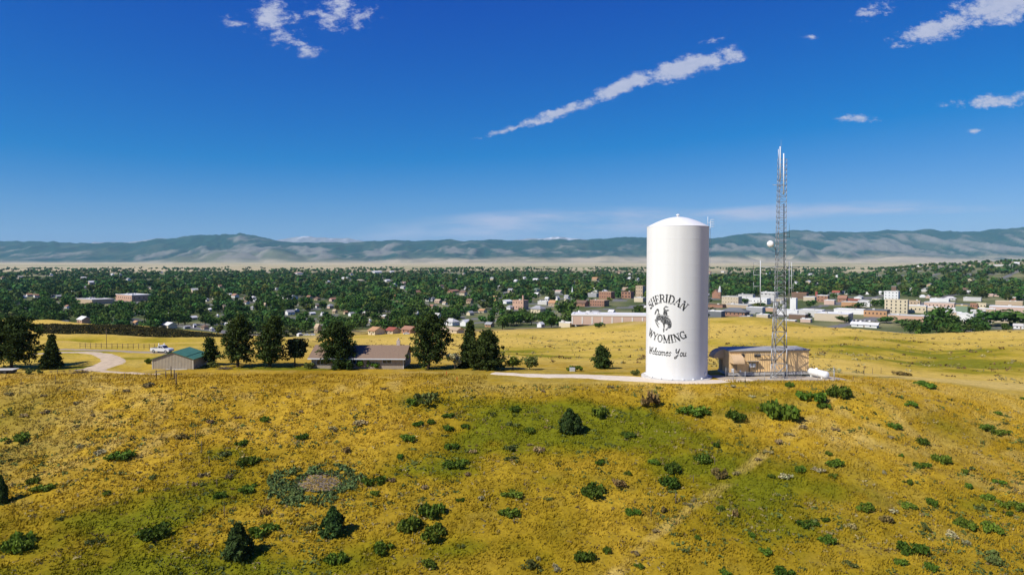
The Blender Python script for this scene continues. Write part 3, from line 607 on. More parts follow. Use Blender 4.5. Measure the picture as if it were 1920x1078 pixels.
for k in range(3):
    j = (k + 1) % 3
    for z0, z1 in zip(zs[:-1], zs[1:]):
        for (p_, q_) in ((leg_at(k, z0), leg_at(j, z1)), (leg_at(j, z0), leg_at(k, z1))): MB().tube(p_, q_, .06, n=5).build('brace', M_STEEL, tower)
        MB().tube(leg_at(k, z1), leg_at(j, z1), .055, n=5).build('cross_bar', M_STEEL, tower)
    b = MB(); c_ = MB()
    for i, (z0, z1) in enumerate(zip(zs2[:-1], zs2[1:])):
        c_.tube(leg_at(k, z1), leg_at(j, z1), .035, n=4, caps=False)
        if i % 2: b.tube(leg_at(k, z0), leg_at(j, z1), .03, n=4, caps=False)
        else: b.tube(leg_at(j, z0), leg_at(k, z1), .03, n=4, caps=False)
    tag(b.build('diagonal_lacing', M_STEEL, tower), kind='stuff'); tag(c_.build('lattice_rungs', M_STEEL, tower), kind='stuff')
cl = MB()
for dx in (-.18, .18): cl.tube(leg_at(0, .5) + Vector((dx + .45, -.1, 0)), leg_at(0, 40) + Vector((dx + .4, -.1, 0)), .022, n=4)
for z in np.arange(1, 40, .38): cl.tube(leg_at(0, z) + Vector((.26, -.1, 0)), leg_at(0, z) + Vector((.64, -.1, 0)), .014, n=4, caps=False)
cl.build('climbing_ladder', M_STEEL, tower)
cb = MB()
for dx in (0, .09, .18): cb.tube(leg_at(1, .3) + Vector((-.35 - dx, .2, 0)), leg_at(1, 34) + Vector((-.3 - dx, .2, 0)), .03, n=4)
cb.build('feed_cables', M_DARK, tower)
def tp(px, py, dy=0): return at(px, py, TOY + dy)
# white drum dish on its arm
dsh = Vector(tp(1445, 457.5, -1.0)); ddir = Vector((-.55, -.8, 0)).normalized()
b = MB(); prof = [(.01, -.42), (.35, -.40), (.54, -.25), (.62, 0), (.62, .34), (.54, .46), (.3, .56), (.01, .58)]
vs0 = len(b.v); b.lathe(prof, n=28)
qd = Vector((0, 0, 1)).rotation_difference(ddir); b.v = [tuple(qd @ Vector(p_) + dsh) for p_ in b.v]
do = b.build('microwave_dish', M_WHITE2, tower)
MB().tube(dsh - ddir * .4, leg_at(0, 25.2), .05, n=6).build('dish_arm', M_STEEL, do)
# side arm with whip
for y_ in (437.5, 444): MB().tube(tp(1470, y_), tp(1480, y_), .04).build('side_arm', M_DARK, tower)
MB().tube(tp(1480, 446), tp(1480, 419), .035, .012).build('whip_antenna', M_DARK, tower)
# long boom with hung dipole masts
MB().tube(tp(1424.5, 500.5), tp(1500, 501.5), .07, n=6).build('boom', M_STEEL, tower)
for (px_, y0_, y1_, w_) in ((1425.8, 488, 572, .085), (1479.5, 490, 573, .085), (1484, 492, 560, .05)):
    MB().tube(tp(px_, y0_), tp(px_, y1_), w_, n=7).build('antenna_mast', paint((.62, .64, .64)), tower)
for (xa, xb, ys) in ((1413, 1425.5, (495, 515.5, 537)), (1487, 1480, (517, 540))):
    for y_ in ys:
        o = MB().tube(tp(xa, y_), tp(xb, y_), .045, n=5).build('dipole_arm', paint((.62, .64, .64)), tower)
        MB().tube(tp(xa, y_ - 8), tp(xa, y_ + 8), .04, n=5).build('dipole', M_STEEL, o)
for y_ in (549, 572): MB().tube(tp(1426 if y_ < 560 else 1479, y_), tp(1455 if y_ < 560 else 1470, y_ + 4), .04, n=5).build('stay', M_STEEL, tower)
# panels and whips at the head
for (px_, y0_, y1_, w_) in ((1462.8, 275, 338, .09), (1469.5, 288, 365, .10), (1459.5, 280, 300, .05)): MB().tube(tp(px_, y0_, -.8), tp(px_, y1_, -.8), w_, n=8).build('collinear_antenna', M_WHITE2, tower)
MB().tube(tp(1464.5, 262), tp(1464.2, 300), .012, .04, n=5).build('lightning_rod', M_STEEL, tower)
for (xa, xb, y_) in ((1449, 1471, 347), (1462, 1472, 315), (1466, 1472, 362)): MB().tube(tp(xa, y_, -.7), tp(xb, y_, -.7), .05, n=5).build('head_bar', M_STEEL, tower)
for (px_, py_) in ((1452, 562), (1466, 566), (1470, 574), (1456, 570)): MB().box(tp(px_, py_, -1.2), (.5, .3, .7), .3).build('equipment_box', paint((.55, .57, .57)), tower)
for a in range(5): MB().tube(tp(1460 + a * 5, 560 + a, .9), tp(1474 + a * 1.5, 574 - a * 3, 1.4), .035, n=4).build('equipment_strut', M_STEEL, tower)

# ------------------------------------------------------------------ tan metal equipment building
M_TAN = mat('tan_metal_siding', (.92, .63, .30), .6, .1, .8, spec=.35); M_TAN2 = mat('tan_awning', (.66, .46, .26), .6, .08, 1)
M_ROOFG = mat('grey_metal_roof', (.42, .41, .38), .55, .15, .9)
BY = 135.0; bl = at(1367, 704, BY); BW, BD, BHh = 16.6, 5.2, 4.35; brz = R(5.5); bz0 = .15
bld = tag(empty('equipment_building', (bl.x, BY, bz0), brz), 'long tan metal-sided equipment building with flat grey roof behind the lattice tower', 'building')
def ribbed(w, h, pitch=.36, dep=.05, top=None):
    """corrugated sheet in the xz plane, facing -y"""
    b = MB(); n = int(w / pitch); xs = []
    for i in range(n):
        x0 = i * w / n; q = w / n; xs += [(x0, 0), (x0 + q * .62, 0), (x0 + q * .70, -dep), (x0 + q * .92, -dep)]
    xs.append((w, 0)); vs_ = []
    for x_, y_ in xs: vs_ += [(x_, y_, 0), (x_, y_, top(x_) if top else h)]
    b.add(vs_, [(2 * i, 2 * i + 2, 2 * i + 3, 2 * i + 1) for i in range(len(xs) - 1)]); return b
ribbed(BW, BHh).build('front_wall', M_TAN, bld, (0, 0, .25))
MB().box((BW / 2, BD / 2 + .05, BHh / 2 + .25), (BW - .06, BD - .1, BHh - .02)).build('wall_core', M_TAN, bld)
wl_ = ribbed(BD, BHh).build('side_wall', M_TAN, bld, (-.02, BD, .25)); wl_.rotation_euler = (0, 0, -math.pi / 2)
MB().box((BW / 2, BD / 2, 0), (BW + .3, BD + .3, .5)).build('slab', M_CONC, bld)
MB().box((BW / 2, BD / 2, BHh + .34), (BW + .3, BD + .35, .16), 0, R(1.0)).build('roof', M_ROOFG, bld)
MB().box((BW / 2, -.19, BHh + .28), (BW + .34, .05, .2)).build('gutter', paint((.30, .28, .25)), bld)
MB().box((BW / 2, -.08, .28), (BW, .05, .12)).build('base_trim', M_DARK, bld)
def awning(x, y, z, w, r, face):     # quarter-round hood over a door
    b = MB(); n = 8; pr = [(0, 0)] + [(-r * math.sin(t), r * .8 * math.cos(t)) for t in np.linspace(0, math.pi / 2, n)]
    pl = [(p_[0], p_[1]) for p_ in pr]
    vs_ = []
    for s_ in (0, w):
        for (o_, u_) in pl: vs_.append((x + s_, y + o_, z + u_) if face == 'front' else (x + o_, y - s_, z + u_))
    k = len(pl); b.add(vs_, [(i, i + 1, k + i + 1, k + i) for i in range(1, k - 1)] + [tuple(range(k)), tuple(range(2 * k - 1, k - 1, -1))]); return b
awning(.0, -.06, 2.35, 2.3, 2.0, 'front').build('awning', M_TAN2, bld)
awning(-.08, BD - .3, 2.9, 2.6, 2.2, 'side').build('awning', M_TAN2, bld)
d_ = MB().box((1.1, -.05, 1.3), (1.0, .1, 2.1)).build('door', paint((.42, .30, .17)), bld); MB().box((1.45, -.14, 1.25), (.05, .08, .16)).build('handle', M_STEEL, d_)
d_ = MB().box((-.06, BD - 1.4, 1.3), (.1, 1.0, 2.1)).build('door', paint((.42, .30, .17)), bld)
MB().box((2.75, -.08, 3.75), (.62, .08, .62)).build('vent', M_DARK, bld)
MB().box((5.75, -.09, 3.72), (1.2, .10, .58)).build('louvre', M_DARK, bld)
b = MB().box((7.2, -.55, 3.9), (3.6, .12, .12)); [b.box((5.2 + k * .9, -.3, 3.9), (.1, .55, .1)) for k in range(5)]; b.build('cable_tray', M_STEEL, bld)
o = MB().box((4.75, -.42, 2.6), (2.3, .8, .1), 0, R(-8)).build('canopy', M_ROOFG, bld)
for x_ in (3.9, 5.6): MB().tube((x_, -.5, .2), (x_, -.5, 2.55), .05).build('canopy_post', M_DARK, o)
MB().box((4.25, -.2, 1.75), (.42, .28, .85)).build('meter_box', M_WHITE2, bld); MB().box((5.0, -.2, 1.75), (.62, .3, .7)).build('meter_box', M_WHITE2, bld)
MB().tube((5.0, -.36, 1.75), (5.0, -.44, 1.75), .17, n=14).build('meter_dial', paint((.5, .52, .5)), bld)
for x_ in (4.2, 4.9, 5.1): MB().tube((x_, -.2, .2), (x_, -.2, 1.4), .035, n=5).build('conduit', M_DARK, bld)
MB().box((.35, -.9, .9), (.35, .3, .7)).build('cabinet', M_WHITE2, bld); MB().box((1.9, -.9, .75), (.25, .25, .4)).build('cabinet', M_WHITE2, bld)
yard = MB(); n_ = 14
xs_ = np.linspace(40.0, 64.5, 40); ys_ = np.linspace(129.8, 137.5, 12); XX, YY = np.meshgrid(xs_, ys_); ZZ = H(XX, YY) + .05
tag(link('gravel_yard', np_mesh('gravel_yard', np.stack([XX, YY, ZZ], -1).reshape(-1, 3), grid_faces(12, 40), mat('yard_gravel', (.50, .42, .31), .95, .15, 1.2, bump=.3), None, True)), kind='structure')

# ------------------------------------------------------------------ propane tank, chain-link fence
pa, pb = at(1520, 699.5, 135.8), at(1548.5, 706.5, 131.8); pa.z = pb.z = .85; pd_ = (pb - pa); pl_ = pd_.length
prop = tag(empty('propane_tank', (pa.x, pa.y, H1(pa.x, pa.y)), math.atan2(pd_.y, pd_.x)), 'white horizontal propane tank on the gravel right of the tan building', 'propane tank')
r_ = .72; hz_ = 1.05
MB().lathe([(.01, -r_ * .75)] + [(r_ * math.cos(t), r_ * .75 * math.sin(t)) for t in np.linspace(-1.4, 0, 8)] + [(r_ * math.cos(t), pl_ + r_ * .75 * math.sin(t)) for t in np.linspace(0, 1.4, 8)] + [(.01, pl_ + r_ * .75)], (0, 0, hz_), 28, 'x').build('vessel', M_WHITE2, prop)
MB().lathe([(.26, 0), (.26, .22), (.2, .3), (.01, .33)], (pl_ * .38, 0, hz_ + r_ - .04), 14).build('valve_dome', M_WHITE2, prop)
for x_ in (pl_ * .15, pl_ * .85): MB().box((x_, 0, .25), (.25, 1.0, .85)).build('saddle', M_WHITE2, prop)
MB().box((pl_ / 2, 0, -.02), (pl_ + .8, 1.7, .2)).build('pad', M_CONC, prop)
fence = tag(empty('chain_link_fence'), 'grey chain-link fence with gate in front of the tan building', 'fence')
fp = [gp(1353, 693), gp(1361, 708), gp(1375, 714), gp(1397, 717.5), gp(1433, 717), gp(1470, 716), gp(1502, 714), gp(1533, 716), gp(1564, 714.5), gp(1563, 703)]
fh = 2.0
for i, p_ in enumerate(fp): MB().tube(p_ - Vector((0, 0, .3)), p_ + Vector((0, 0, fh + (.15 if i in (2, 3) else 0))), .055 if i in (2, 3) else .035, n=6).build('post', M_STEEL, fence)
def chain(p_, q_):
    me_ = MB(); L_ = (q_ - p_).length; n = int(L_ / .22); 
    for i in range(n):
        a_ = p_.lerp(q_, i / n); c_ = p_.lerp(q_, min(1, (i + 8) / n)); f_ = min(1, (n - i) / 8)
        me_.tube(a_, a_.lerp(c_, 1) + Vector((0, 0, fh * f_)), .0045, n=3, caps=False); me_.tube(a_ + Vector((0, 0, fh)), c_ + Vector((0, 0, fh * (1 - f_))), .0045, n=3, caps=False)
    return me_
for p_, q_ in zip(fp[:-1], fp[1:]):
    o = MB().tube(p_ + Vector((0, 0, fh)), q_ + Vector((0, 0, fh)), .022, n=5).build('rail', M_STEEL, fence)
    tag(chain(p_, q_).build('wire_mesh', M_STEEL, fence), kind='stuff')
for h_ in (.25, 1.1): MB().tube(fp[2] + Vector((.1, 0, h_)), fp[3] + Vector((-.1, 0, h_)), .03, n=5).build('gate_bar', M_STEEL, fence)

# ------------------------------------------------------------------ long house
M_BRICK = mat('house_siding', (.40, .33, .25), .85, .12, 2.0); M_SHING = mat('brown_shingles', (.29, .20, .135), .95, .22, 5, bump=.3, stretch=(1, 2.5, 1)); M_GLASS = mat('window_glass', (.03, .04, .05), .08, .1, 1, spec=.6)
hy = 150.0; a_, b_ = at(584, 690, hy), at(757, 690, hy); HW, HD, HE, HRr = b_.x - a_.x, 9.5, 2.55, 4.55; hz0 = -1.15
house = tag(empty('ranch_house', (a_.x, hy, hz0), R(-1.5)), 'long low house with brown shingle roof behind the round pine', 'house')
MB().box((HW / 2, HD / 2, HE / 2), (HW, HD, HE)).build('wall', M_BRICK, house)
b = MB().prism([(0, 0), (HD, 0), (HD / 2, HRr - HE)], 0, HW); b.v = [(y_, x_, z_ + HE) for x_, y_, z_ in b.v]; b.build('gable', M_BRICK, house)
ov = .75; slope = (HRr - HE) / (HD / 2)
def roof_sheet(x0, x1, y0, ym, z0, z1, th=.14):
    v_ = [(x0, y0, z0), (x1, y0, z0), (x1, ym, z1), (x0, ym, z1)]; return MB().add(v_ + [(p_[0], p_[1], p_[2] + th) for p_ in v_], [(3, 2, 1, 0), (4, 5, 6, 7), (0, 1, 5, 4), (1, 2, 6, 5), (2, 3, 7, 6), (3, 0, 4, 7)])
rf = roof_sheet(-.6, HW + .6, -ov, HD / 2, HE - ov * slope + .02, HRr + .02).build('roof_slope', M_SHING, house)
roof_sheet(-.6, HW + .6, HD + ov, HD / 2 + .004, HE - ov * slope + .02, HRr + .02).build('roof_slope', M_SHING, house)
MB().box((HW / 2, -ov - .05, HE - ov * slope + .06), (HW + 1.2, .08, .24)).build('fascia', paint((.70, .72, .74)), house)
o = MB().box((HW - 2.0, HD / 2 + .2, HRr + .45), (.75, .7, 1.5)).build('chimney', paint((.60, .50, .42)), house); MB().tube((HW - 2, HD / 2 + .2, HRr + 1.2), (HW - 2, HD / 2 + .2, HRr + 1.65), .16, n=8).build('flue', paint((.6, .5, .42)), o)
def window(parent, x, z, w, h, y=-.03, panes=2, frame=(.62, .63, .62)):
    f_ = MB(); t_w = .07
    for zz in (z, z + h): f_.box((x + w / 2, y, zz), (w + t_w, .1, t_w))
    for k in range(panes + 1): f_.box((x + w * k / panes, y, z + h / 2), (t_w, .098, h - t_w))
    o_ = f_.build('window', paint(frame), parent)
    for k in range(panes): MB().box((x + w * (k + .5) / panes, y + .01, z + h / 2), (w / panes - t_w, .04, h - t_w)).build('pane', M_GLASS, o_)
window(house, HW - 4.6, 1.25, 2.0, 1.1); window(house, HW - 11.2, 1.2, 2.4, 1.1, panes=3); window(house, 1.2, .9, 2.4, 1.2, panes=3)
MB().box((HW + .02, 0, HE / 2), (.12, .12, HE)).build('corner_board', paint((.7, .7, .68)), house)

# ------------------------------------------------------------------ green-roofed shed
M_SHED = mat('beige_metal_siding', (.46, .39, .28), .6, .08, 1); M_GRN = mat('green_metal_roof', (.075, .22, .13), .5, .1, .8, spec=.4)
shy = 147.5; a_, b_ = at(286, 688, shy), at(361, 690, shy); SW, SD, SE_, SR = b_.x - a_.x, 8.2, 2.25, 3.75; szz = -.95
shed = tag(empty('metal_shed', (a_.x, shy, szz), R(2)), 'beige metal shed with green gable roof beside the small pine', 'shed')
ribbed(SW, SE_, .3, .04, lambda x_: SE_ + (SR - SE_) * (1 - abs(x_ - SW / 2) / (SW / 2))).build('front_wall', M_SHED, shed)
MB().prism([(0.03, 0), (SW, 0), (SW, SE_), (SW / 2, SR), (0.03, SE_)], .05, SD).build('wall', M_SHED, shed)
sl = (SR - SE_) / (SW / 2)
for sgn in (0, 1):
    x0, x1 = (-.35, SW / 2) if sgn == 0 else (SW + .35, SW / 2)
    v_ = [(x0, -.3, SE_ - .35 * sl + .04), (x0, SD + .3, SE_ - .35 * sl + .04), (x1, SD + .3, SR + .04), (x1, -.3, SR + .04)]
    if sgn: v_ = v_[::-1]
    MB().add(v_ + [(p_[0], p_[1], p_[2] + .09) for p_ in v_], [(3, 2, 1, 0), (4, 5, 6, 7), (0, 1, 5, 4), (1, 2, 6, 5), (2, 3, 7, 6), (3, 0, 4, 7)]).build('roof_slope', M_GRN, shed)
MB().box((SW - 1.35, SD / 2, SE_ + 1.35 * sl + .16), (.12, SD + .6, .1), 0, 0, math.atan(sl)).build('roof_batten', M_GRN, shed)
MB().box((SW + .01, 0, SE_ / 2), (.14, .14, SE_ - .02)).build('corner_trim', paint((.66, .6, .48)), shed); MB().box((0, 0, SE_ / 2), (.14, .14, SE_ - .02)).build('corner_trim', paint((.66, .6, .48)), shed)
MB().box((SW * .62, -.5, -.02), (4.5, .5, .35)).build('loading_sill', M_CONC, shed)

# ------------------------------------------------------------------ pickup truck
tr = gp(304, 661.5); pk = tag(empty('pickup_truck', (tr.x, tr.y, tr.z + .1), R(-14)), 'silver white pickup truck parked on the lane behind the green-roofed shed', 'pickup truck')
M_CAR = mat('silver_paint', (.68, .69, .71), .3, .03, 1, spec=.5); W2 = .95
body = MB().prism([(-2.85, .45), (2.75, .45), (2.85, .65), (2.8, 1.0), (2.5, 1.14), (1.35, 1.2), (-.65, 1.22), (-2.85, 1.22)], -W2, W2); body.build('body', M_CAR, pk)
MB().prism([(-.6, 1.21), (1.3, 1.21), (.62, 1.85), (.3, 1.92), (-.35, 1.92), (-.55, 1.85)], -W2 + .1, W2 - .1).build('cab', M_CAR, pk)
for sg in (-1, 1):
    y_ = sg * (W2 - .09)
    for pts in ([(.38, 1.28), (1.05, 1.28), (.56, 1.78), (.38, 1.8)], [(-.42, 1.28), (.28, 1.28), (.28, 1.8), (-.38, 1.8)]): MB().prism(pts, min(y_, y_ + sg * .02), max(y_, y_ + sg * .02)).build('side_window', M_GLASS, pk)
b = MB().add([(1.33, -W2 + .16, 1.24), (1.33, W2 - .16, 1.24), (.69, W2 - .2, 1.84), (.69, -W2 + .2, 1.84)], [(0, 1, 2, 3)]); b.build('windscreen', M_GLASS, pk)
MB().box((-1.75, 0, 1.225), (2.0, 1.6, .01)).build('truck_bed', M_DARK, pk)
for x_ in (-1.85, 1.85):
    for sg in (-1, 1):
        w_ = MB().tube((x_, sg * (W2 - .22), .42), (x_, sg * (W2 + .02), .42), .42, n=18).build('wheel', M_DARK, pk)
        MB().tube((x_, sg * (W2 + .021), .42), (x_, sg * (W2 + .035), .42), .25, n=12).build('rim', M_STEEL, w_)

for sg in (-1, 1):
    MB().box((2.83, sg * .72, .9), (.06, .35, .2)).build('headlight', paint((.8, .8, .8)), pk); MB().box((-2.86, sg * .82, 1.0), (.05, .2, .4)).build('tail_light', paint((.4, .03, .02)), pk)
MB().box((2.88, 0, .6), (.14, 1.9, .25)).build('bumper', M_STEEL, pk); MB().box((-2.92, 0, .6), (.14, 1.9, .22)).build('bumper', M_STEEL, pk)

# ================================================================== plants
def leaf_quads(C_, size, r, flat=0.0, aspect=1.6, nb=None):
    """one small leaf-spray quad per centre, turned at random; nb biases the facing outward"""
    n = len(C_); N = r.normal(size=(n, 3))
    if nb is not None: N = N * .75 + nb * 1.0
    N /= np.linalg.norm(N, axis=1, keepdims=True) + 1e-9
    T1 = np.cross(N, r.normal(size=(n, 3))); T1 /= np.linalg.norm(T1, axis=1, keepdims=True) + 1e-9; T2 = np.cross(N, T1)
    s_ = (size * (.6 + .8 * r.random(n)))[:, None] if np.ndim(size) == 0 else (size * (.6 + .8 * r.random(n)))[:, None]
    a_, b_ = T1 * s_ * aspect / 2, T2 * s_ / 2
    V_ = np.stack([C_ - a_ - b_ * .5, C_ + a_ * .15 - b_, C_ + a_ + b_ * .4, C_ - a_ * .2 + b_], 1).reshape(-1, 3)
    return V_, np.arange(4 * n).reshape(-1, 4)
def blob_points(r, n, centres, radii, shell=.55, squash=.8):
    k = r.integers(0, len(centres), n); d = r.normal(size=(n, 3)); d /= np.linalg.norm(d, axis=1, keepdims=True)
    rad = (shell + (1 - shell) * r.random(n)) ; p = centres[k] + d * (rad * radii[k])[:, None] * np.array([1, 1, squash]); return p, d
def tints(r, n, lo=.65, hi=1.35, k=4):
    c = np.repeat((lo + (hi - lo) * r.random(n))[:, None], 3, 1); c[:, 0] *= .9 + .25 * r.random(n); return np.repeat(c, k, 0)

M_LEAF = mat('shrub_leaves', (.115, .185, .018), .75, .2, 3, spec=.15, rand=.7, tint=True, trans=.22)
M_LEAF2 = mat('pale_leaves', (.16, .19, .045), .8, .2, 3, spec=.15, rand=.5, tint=True, trans=.22)
M_SAGE = mat('sage_leaves', (.37, .29, .125), .9, .2, 3, spec=.1, rand=.6, tint=True, trans=.1)
M_SILV = mat('silver_leaves', (.47, .43, .22), .9, .15, 3, spec=.1, rand=.4, tint=True, trans=.1)
M_DRYB = mat('dry_brush', (.22, .155, .055), .9, .2, 3, spec=.1, rand=.5, tint=True)
M_JUN = mat('juniper_needles', (.052, .095, .020), .8, .2, 4, spec=.12, rand=.4, tint=True, trans=.12)
M_PINE = mat('pine_needles', (.062, .095, .018), .8, .25, 1.5, spec=.12, rand=.35, tint=True, trans=.12)
M_BARK = mat('pine_bark', (.11, .075, .05), .95, .25, 4); M_TWIG = mat('dead_twigs', (.36, .29, .22), .95, .2, 4)
M_TOWNL = mat('town_tree_leaves', (.066, .132, .022), .8, .25, .25, spec=.1, rand=.75, tint=True, trans=.15)
M_TOWNF = mat('wood_leaves', (1, 1, 1), .8, .15, .1, spec=.1, tint=True, trans=.15)

def shrub_mesh(name, m, seed, n=520, lobes=7, h=.62, leaf=.15, spread=.62, shell=.35):
    r = np.random.default_rng(seed)
    a = r.random(lobes) * 6.283; rr = spread * np.sqrt(r.random(lobes)); cz = h * (.30 + .35 * r.random(lobes)) * (1 - .35 * rr)
    ce = np.stack([rr * np.cos(a), rr * np.sin(a), cz], 1); ra = (.17 + .26 * r.random(lobes))
    p, d = blob_points(r, n, ce, ra, shell, .75 * h / .62); p[:, 2] = np.maximum(p[:, 2], .0); V_, F_ = leaf_quads(p, leaf, r, nb=d * .5)
    return np_mesh(name, V_, F_, m, tints(r, n))
SH = {k: [shrub_mesh('leaves', m, 10 * i + j, n, lo, h, lf, spr) for j in range(5)] for i, (k, m, n, lo, h, lf, spr) in enumerate([
    ('g', M_LEAF, 680, 11, .50, .125, .74), ('p', M_LEAF2, 300, 11, .34, .12, .80), ('s', M_SAGE, 260, 8, .48, .15, .66), ('v', M_SILV, 320, 7, .6, .14, .6), ('b', M_DRYB, 260, 7, .6, .15, .62)])}
def juniper_mesh(seed, twin=False):
    r = np.random.default_rng(seed); n = 1500; t = r.random(n) ** .8; a = r.random(n) * 6.283
    w = np.interp(t, [0, .12, .35, .7, 1], [.34, .5, .46, .30, .05]) * (.7 + .3 * r.random(n)) * (1 + .22 * np.sin(a * 3 + t * 9 + seed) + .12 * np.sin(a * 7 - t * 13))
    p = np.stack([w * np.cos(a), w * np.sin(a), t * 1.0], 1)
    if twin:
        k = r.random(n) < .38; p[k] = p[k] * np.array([.6, .6, .78]) + np.array([.33, -.05, 0])
    d = np.stack([np.cos(a), np.sin(a), .35 + 0 * a], 1); V_, F_ = leaf_quads(p, .085, r, nb=d, aspect=2.2); return np_mesh('needles', V_, F_, M_JUN, tints(r, n, .55, 1.4))
JM = [juniper_mesh(3), juniper_mesh(8, True), juniper_mesh(14)]

# --- picture places of the shrubs on the slope: x, base y, width, height (picture pixels), sort
SHR = '''33,826,70,14,g 225,862,55,24,g 187,854,27,19,v 338,824,38,14,b 414,856,48,20,p 452,836,27,15,g 467,872,44,24,g 497,790,22,15,g 569,823,30,15,g 290,899,25,19,p 65,907,27,18,g 80,921,45,20,g
201,927,22,11,g 412,934,25,22,g 465,920,38,18,g 266,923,13,11,g 115,974,22,14,p 39,1030,70,42,g 295,1008,68,40,g 495,1000,52,26,g 580,992,42,22,p 499,965,28,15,b 633,1055,42,28,g 181,1016,42,14,p
778,758,28,18,g 800,754,66,36,p 841,783,27,14,g 808,794,22,12,g 786,799,26,15,g 839,806,27,16,g 874,803,19,12,g 762,826,37,18,g 845,843,28,18,g 834,820,20,12,p 965,771,27,15,g 924,778,22,12,p 961,799,28,15,p 994,811,28,14,g
1124,782,42,26,g 1216,760,50,32,b 1179,822,36,20,g 961,842,42,22,p 959,864,42,16,p 856,877,54,24,g 701,910,44,30,g 703,928,25,16,g 751,860,21,14,g 647,848,22,14,b 961,930,42,18,g 863,941,17,14,g 1028,936,26,12,p 954,969,44,26,g
767,996,58,40,g 808,970,52,38,g 812,1012,62,42,g 717,1034,48,28,g 806,1062,40,18,g 1114,928,56,28,g 1162,911,38,20,b 1188,967,30,30,g 1092,1053,46,34,g 1137,1036,21,18,g 991,1064,36,26,p 1199,1064,22,14,g 1125,871,24,15,g 1225,870,25,16,g 1260,886,42,32,g
1257,914,40,28,g 1177,890,18,12,g 1153,840,15,16,p 865,1026,18,14,p 1300,779,64,28,g 1378,787,52,24,g 1457,786,80,48,g 1520,752,52,30,g 1548,766,32,18,g 1573,748,48,36,g 1481,726,20,14,g 1690,705,42,14,b 1736,727,44,18,g 1708,762,32,16,g 1675,804,30,17,g 1729,833,30,18,g
1764,870,36,28,g 1729,878,33,20,g 1690,857,15,10,g 1810,889,19,14,g 1871,777,22,9,g 1845,804,34,16,g 1876,815,34,18,g 1884,795,18,10,p 1918,750,14,9,g 1319,867,42,23,g 1343,838,18,13,g 1350,897,34,28,b 1446,896,17,15,g 1500,885,25,18,g 1553,853,19,12,g 1568,876,38,26,g
1562,895,19,12,g 1703,908,21,14,g 1817,916,18,14,g 1871,907,24,14,g 1887,914,20,12,p 1622,958,40,22,g 1701,953,43,18,g 1745,947,33,20,g 1851,937,32,18,g 1845,955,42,17,p 1893,953,44,20,g 1889,966,26,14,g 1780,960,17,11,p 1350,956,19,13,g 1378,970,21,18,b 1514,986,40,19,g
1546,978,19,14,g 1660,979,29,18,b 1732,993,26,20,p 1553,1019,33,24,g 1812,992,40,28,g 1860,1000,52,28,g 1411,1007,23,14,g 1308,1011,17,14,g 1437,1040,26,26,g 1712,1042,54,44,g 1686,1060,30,24,g 1743,1069,30,26,g 1598,1060,35,20,p 1854,1052,64,36,p 1359,1077,26,16,g
1468,1079,42,28,g 1505,1068,15,14,p
238,735,22,10,s 277,726,38,13,s 320,713,14,8,s 140,758,19,9,s 85,774,26,10,s 46,782,22,12,s 15,742,21,10,s 81,744,14,8,s 176,780,16,9,s 142,801,14,8,s 150,840,18,11,v 393,794,27,12,s 447,785,16,10,s 188,806,19,9,p 430,898,20,14,s 364,910,18,12,s 312,920,13,10,s 380,893,22,11,s 622,808,28,14,s 565,774,15,9,s
677,796,38,13,s 887,850,18,12,s 1011,847,26,16,s 994,837,15,11,s 736,903,16,13,s 878,892,16,11,s 797,918,20,13,s 902,938,18,13,v 1246,961,24,17,b 1042,1070,30,18,v 1009,1050,14,12,v 1300,940,18,12,s 1566,808,18,11,s 1670,822,16,9,v 1657,888,15,9,v 1535,884,32,14,v 1472,898,42,15,v 1675,962,22,13,v 1812,1022,20,15,v
1782,1005,32,15,v 1594,990,28,18,s 1461,832,24,12,s 1440,850,22,12,s 1480,818,22,11,s 1505,803,20,11,s 1420,864,18,11,s 1380,890,20,12,s 1290,948,20,13,s 1230,1000,20,14,s 1190,1040,22,14,s 1410,745,16,9,v 1375,727,18,9,v 1145,728,16,9,s 1020,735,16,8,s 720,730,16,7,s 690,760,14,7,s 540,745,14,7,s 610,735,14,7,s 400,728,16,8,s'''
junipers = [(447, 1046, 50, 64, 0), (625, 1003, 44, 52, 2), (1068, 812, 38, 44, 1), (3, 945, 22, 52, 2)]
COLN = [(110, "below the dark left-edge pine"), (250, "below the curving dirt drive"), (400, "below the green-roofed shed"), (560, "below the two tall pines"), (690, "below the round pine"), (780, "below the house chimney"), (950, "below the bushy pine"), (1110, "below the pale gravel drive"), (1212, "below the lone small pine"), (1330, "below the white tank"), (1430, "below the curved awning"), (1500, "below the lattice tower"), (1570, "below the propane tank"), (1690, "below the hill's right corner"), (1810, "towards the right edge"), (9999, "at the right edge")]
ROWN = [(745, 'on the brow'), (790, 'high slope'), (860, 'upper slope'), (930, 'mid slope'), (1000, 'lower slope'), (9999, 'bottom edge')]
_on = ['', 'first', 'second', 'third', 'fourth', 'fifth', 'sixth', 'seventh', 'eighth', 'ninth']; _tn = ['', '', 'twenty', 'thirty', 'forty', 'fifty', 'sixty']
_ORD0 = ['leftmost', 'second', 'third', 'fourth', 'fifth', 'sixth', 'seventh', 'eighth', 'ninth', 'tenth', 'eleventh', 'twelfth']
_n0 = ['', 'one', 'two', 'three', 'four', 'five', 'six', 'seven', 'eight', 'nine', 'ten', 'eleven', 'twelve', 'thirteen', 'fourteen', 'fifteen', 'sixteen', 'seventeen', 'eighteen', 'nineteen']
NUMW = _n0 + [_tn[k // 10] + ('-' + _n0[k % 10] if k % 10 else '') for k in range(20, 70)]
ORD = _ORD0 + ['thirteenth', 'fourteenth', 'fifteenth', 'sixteenth', 'seventeenth', 'eighteenth', 'nineteenth'] + [(_tn[k // 10] + '-' + _on[k % 10]) if k % 10 else _tn[k // 10][:-1] + 'ieth' for k in range(20, 70)]
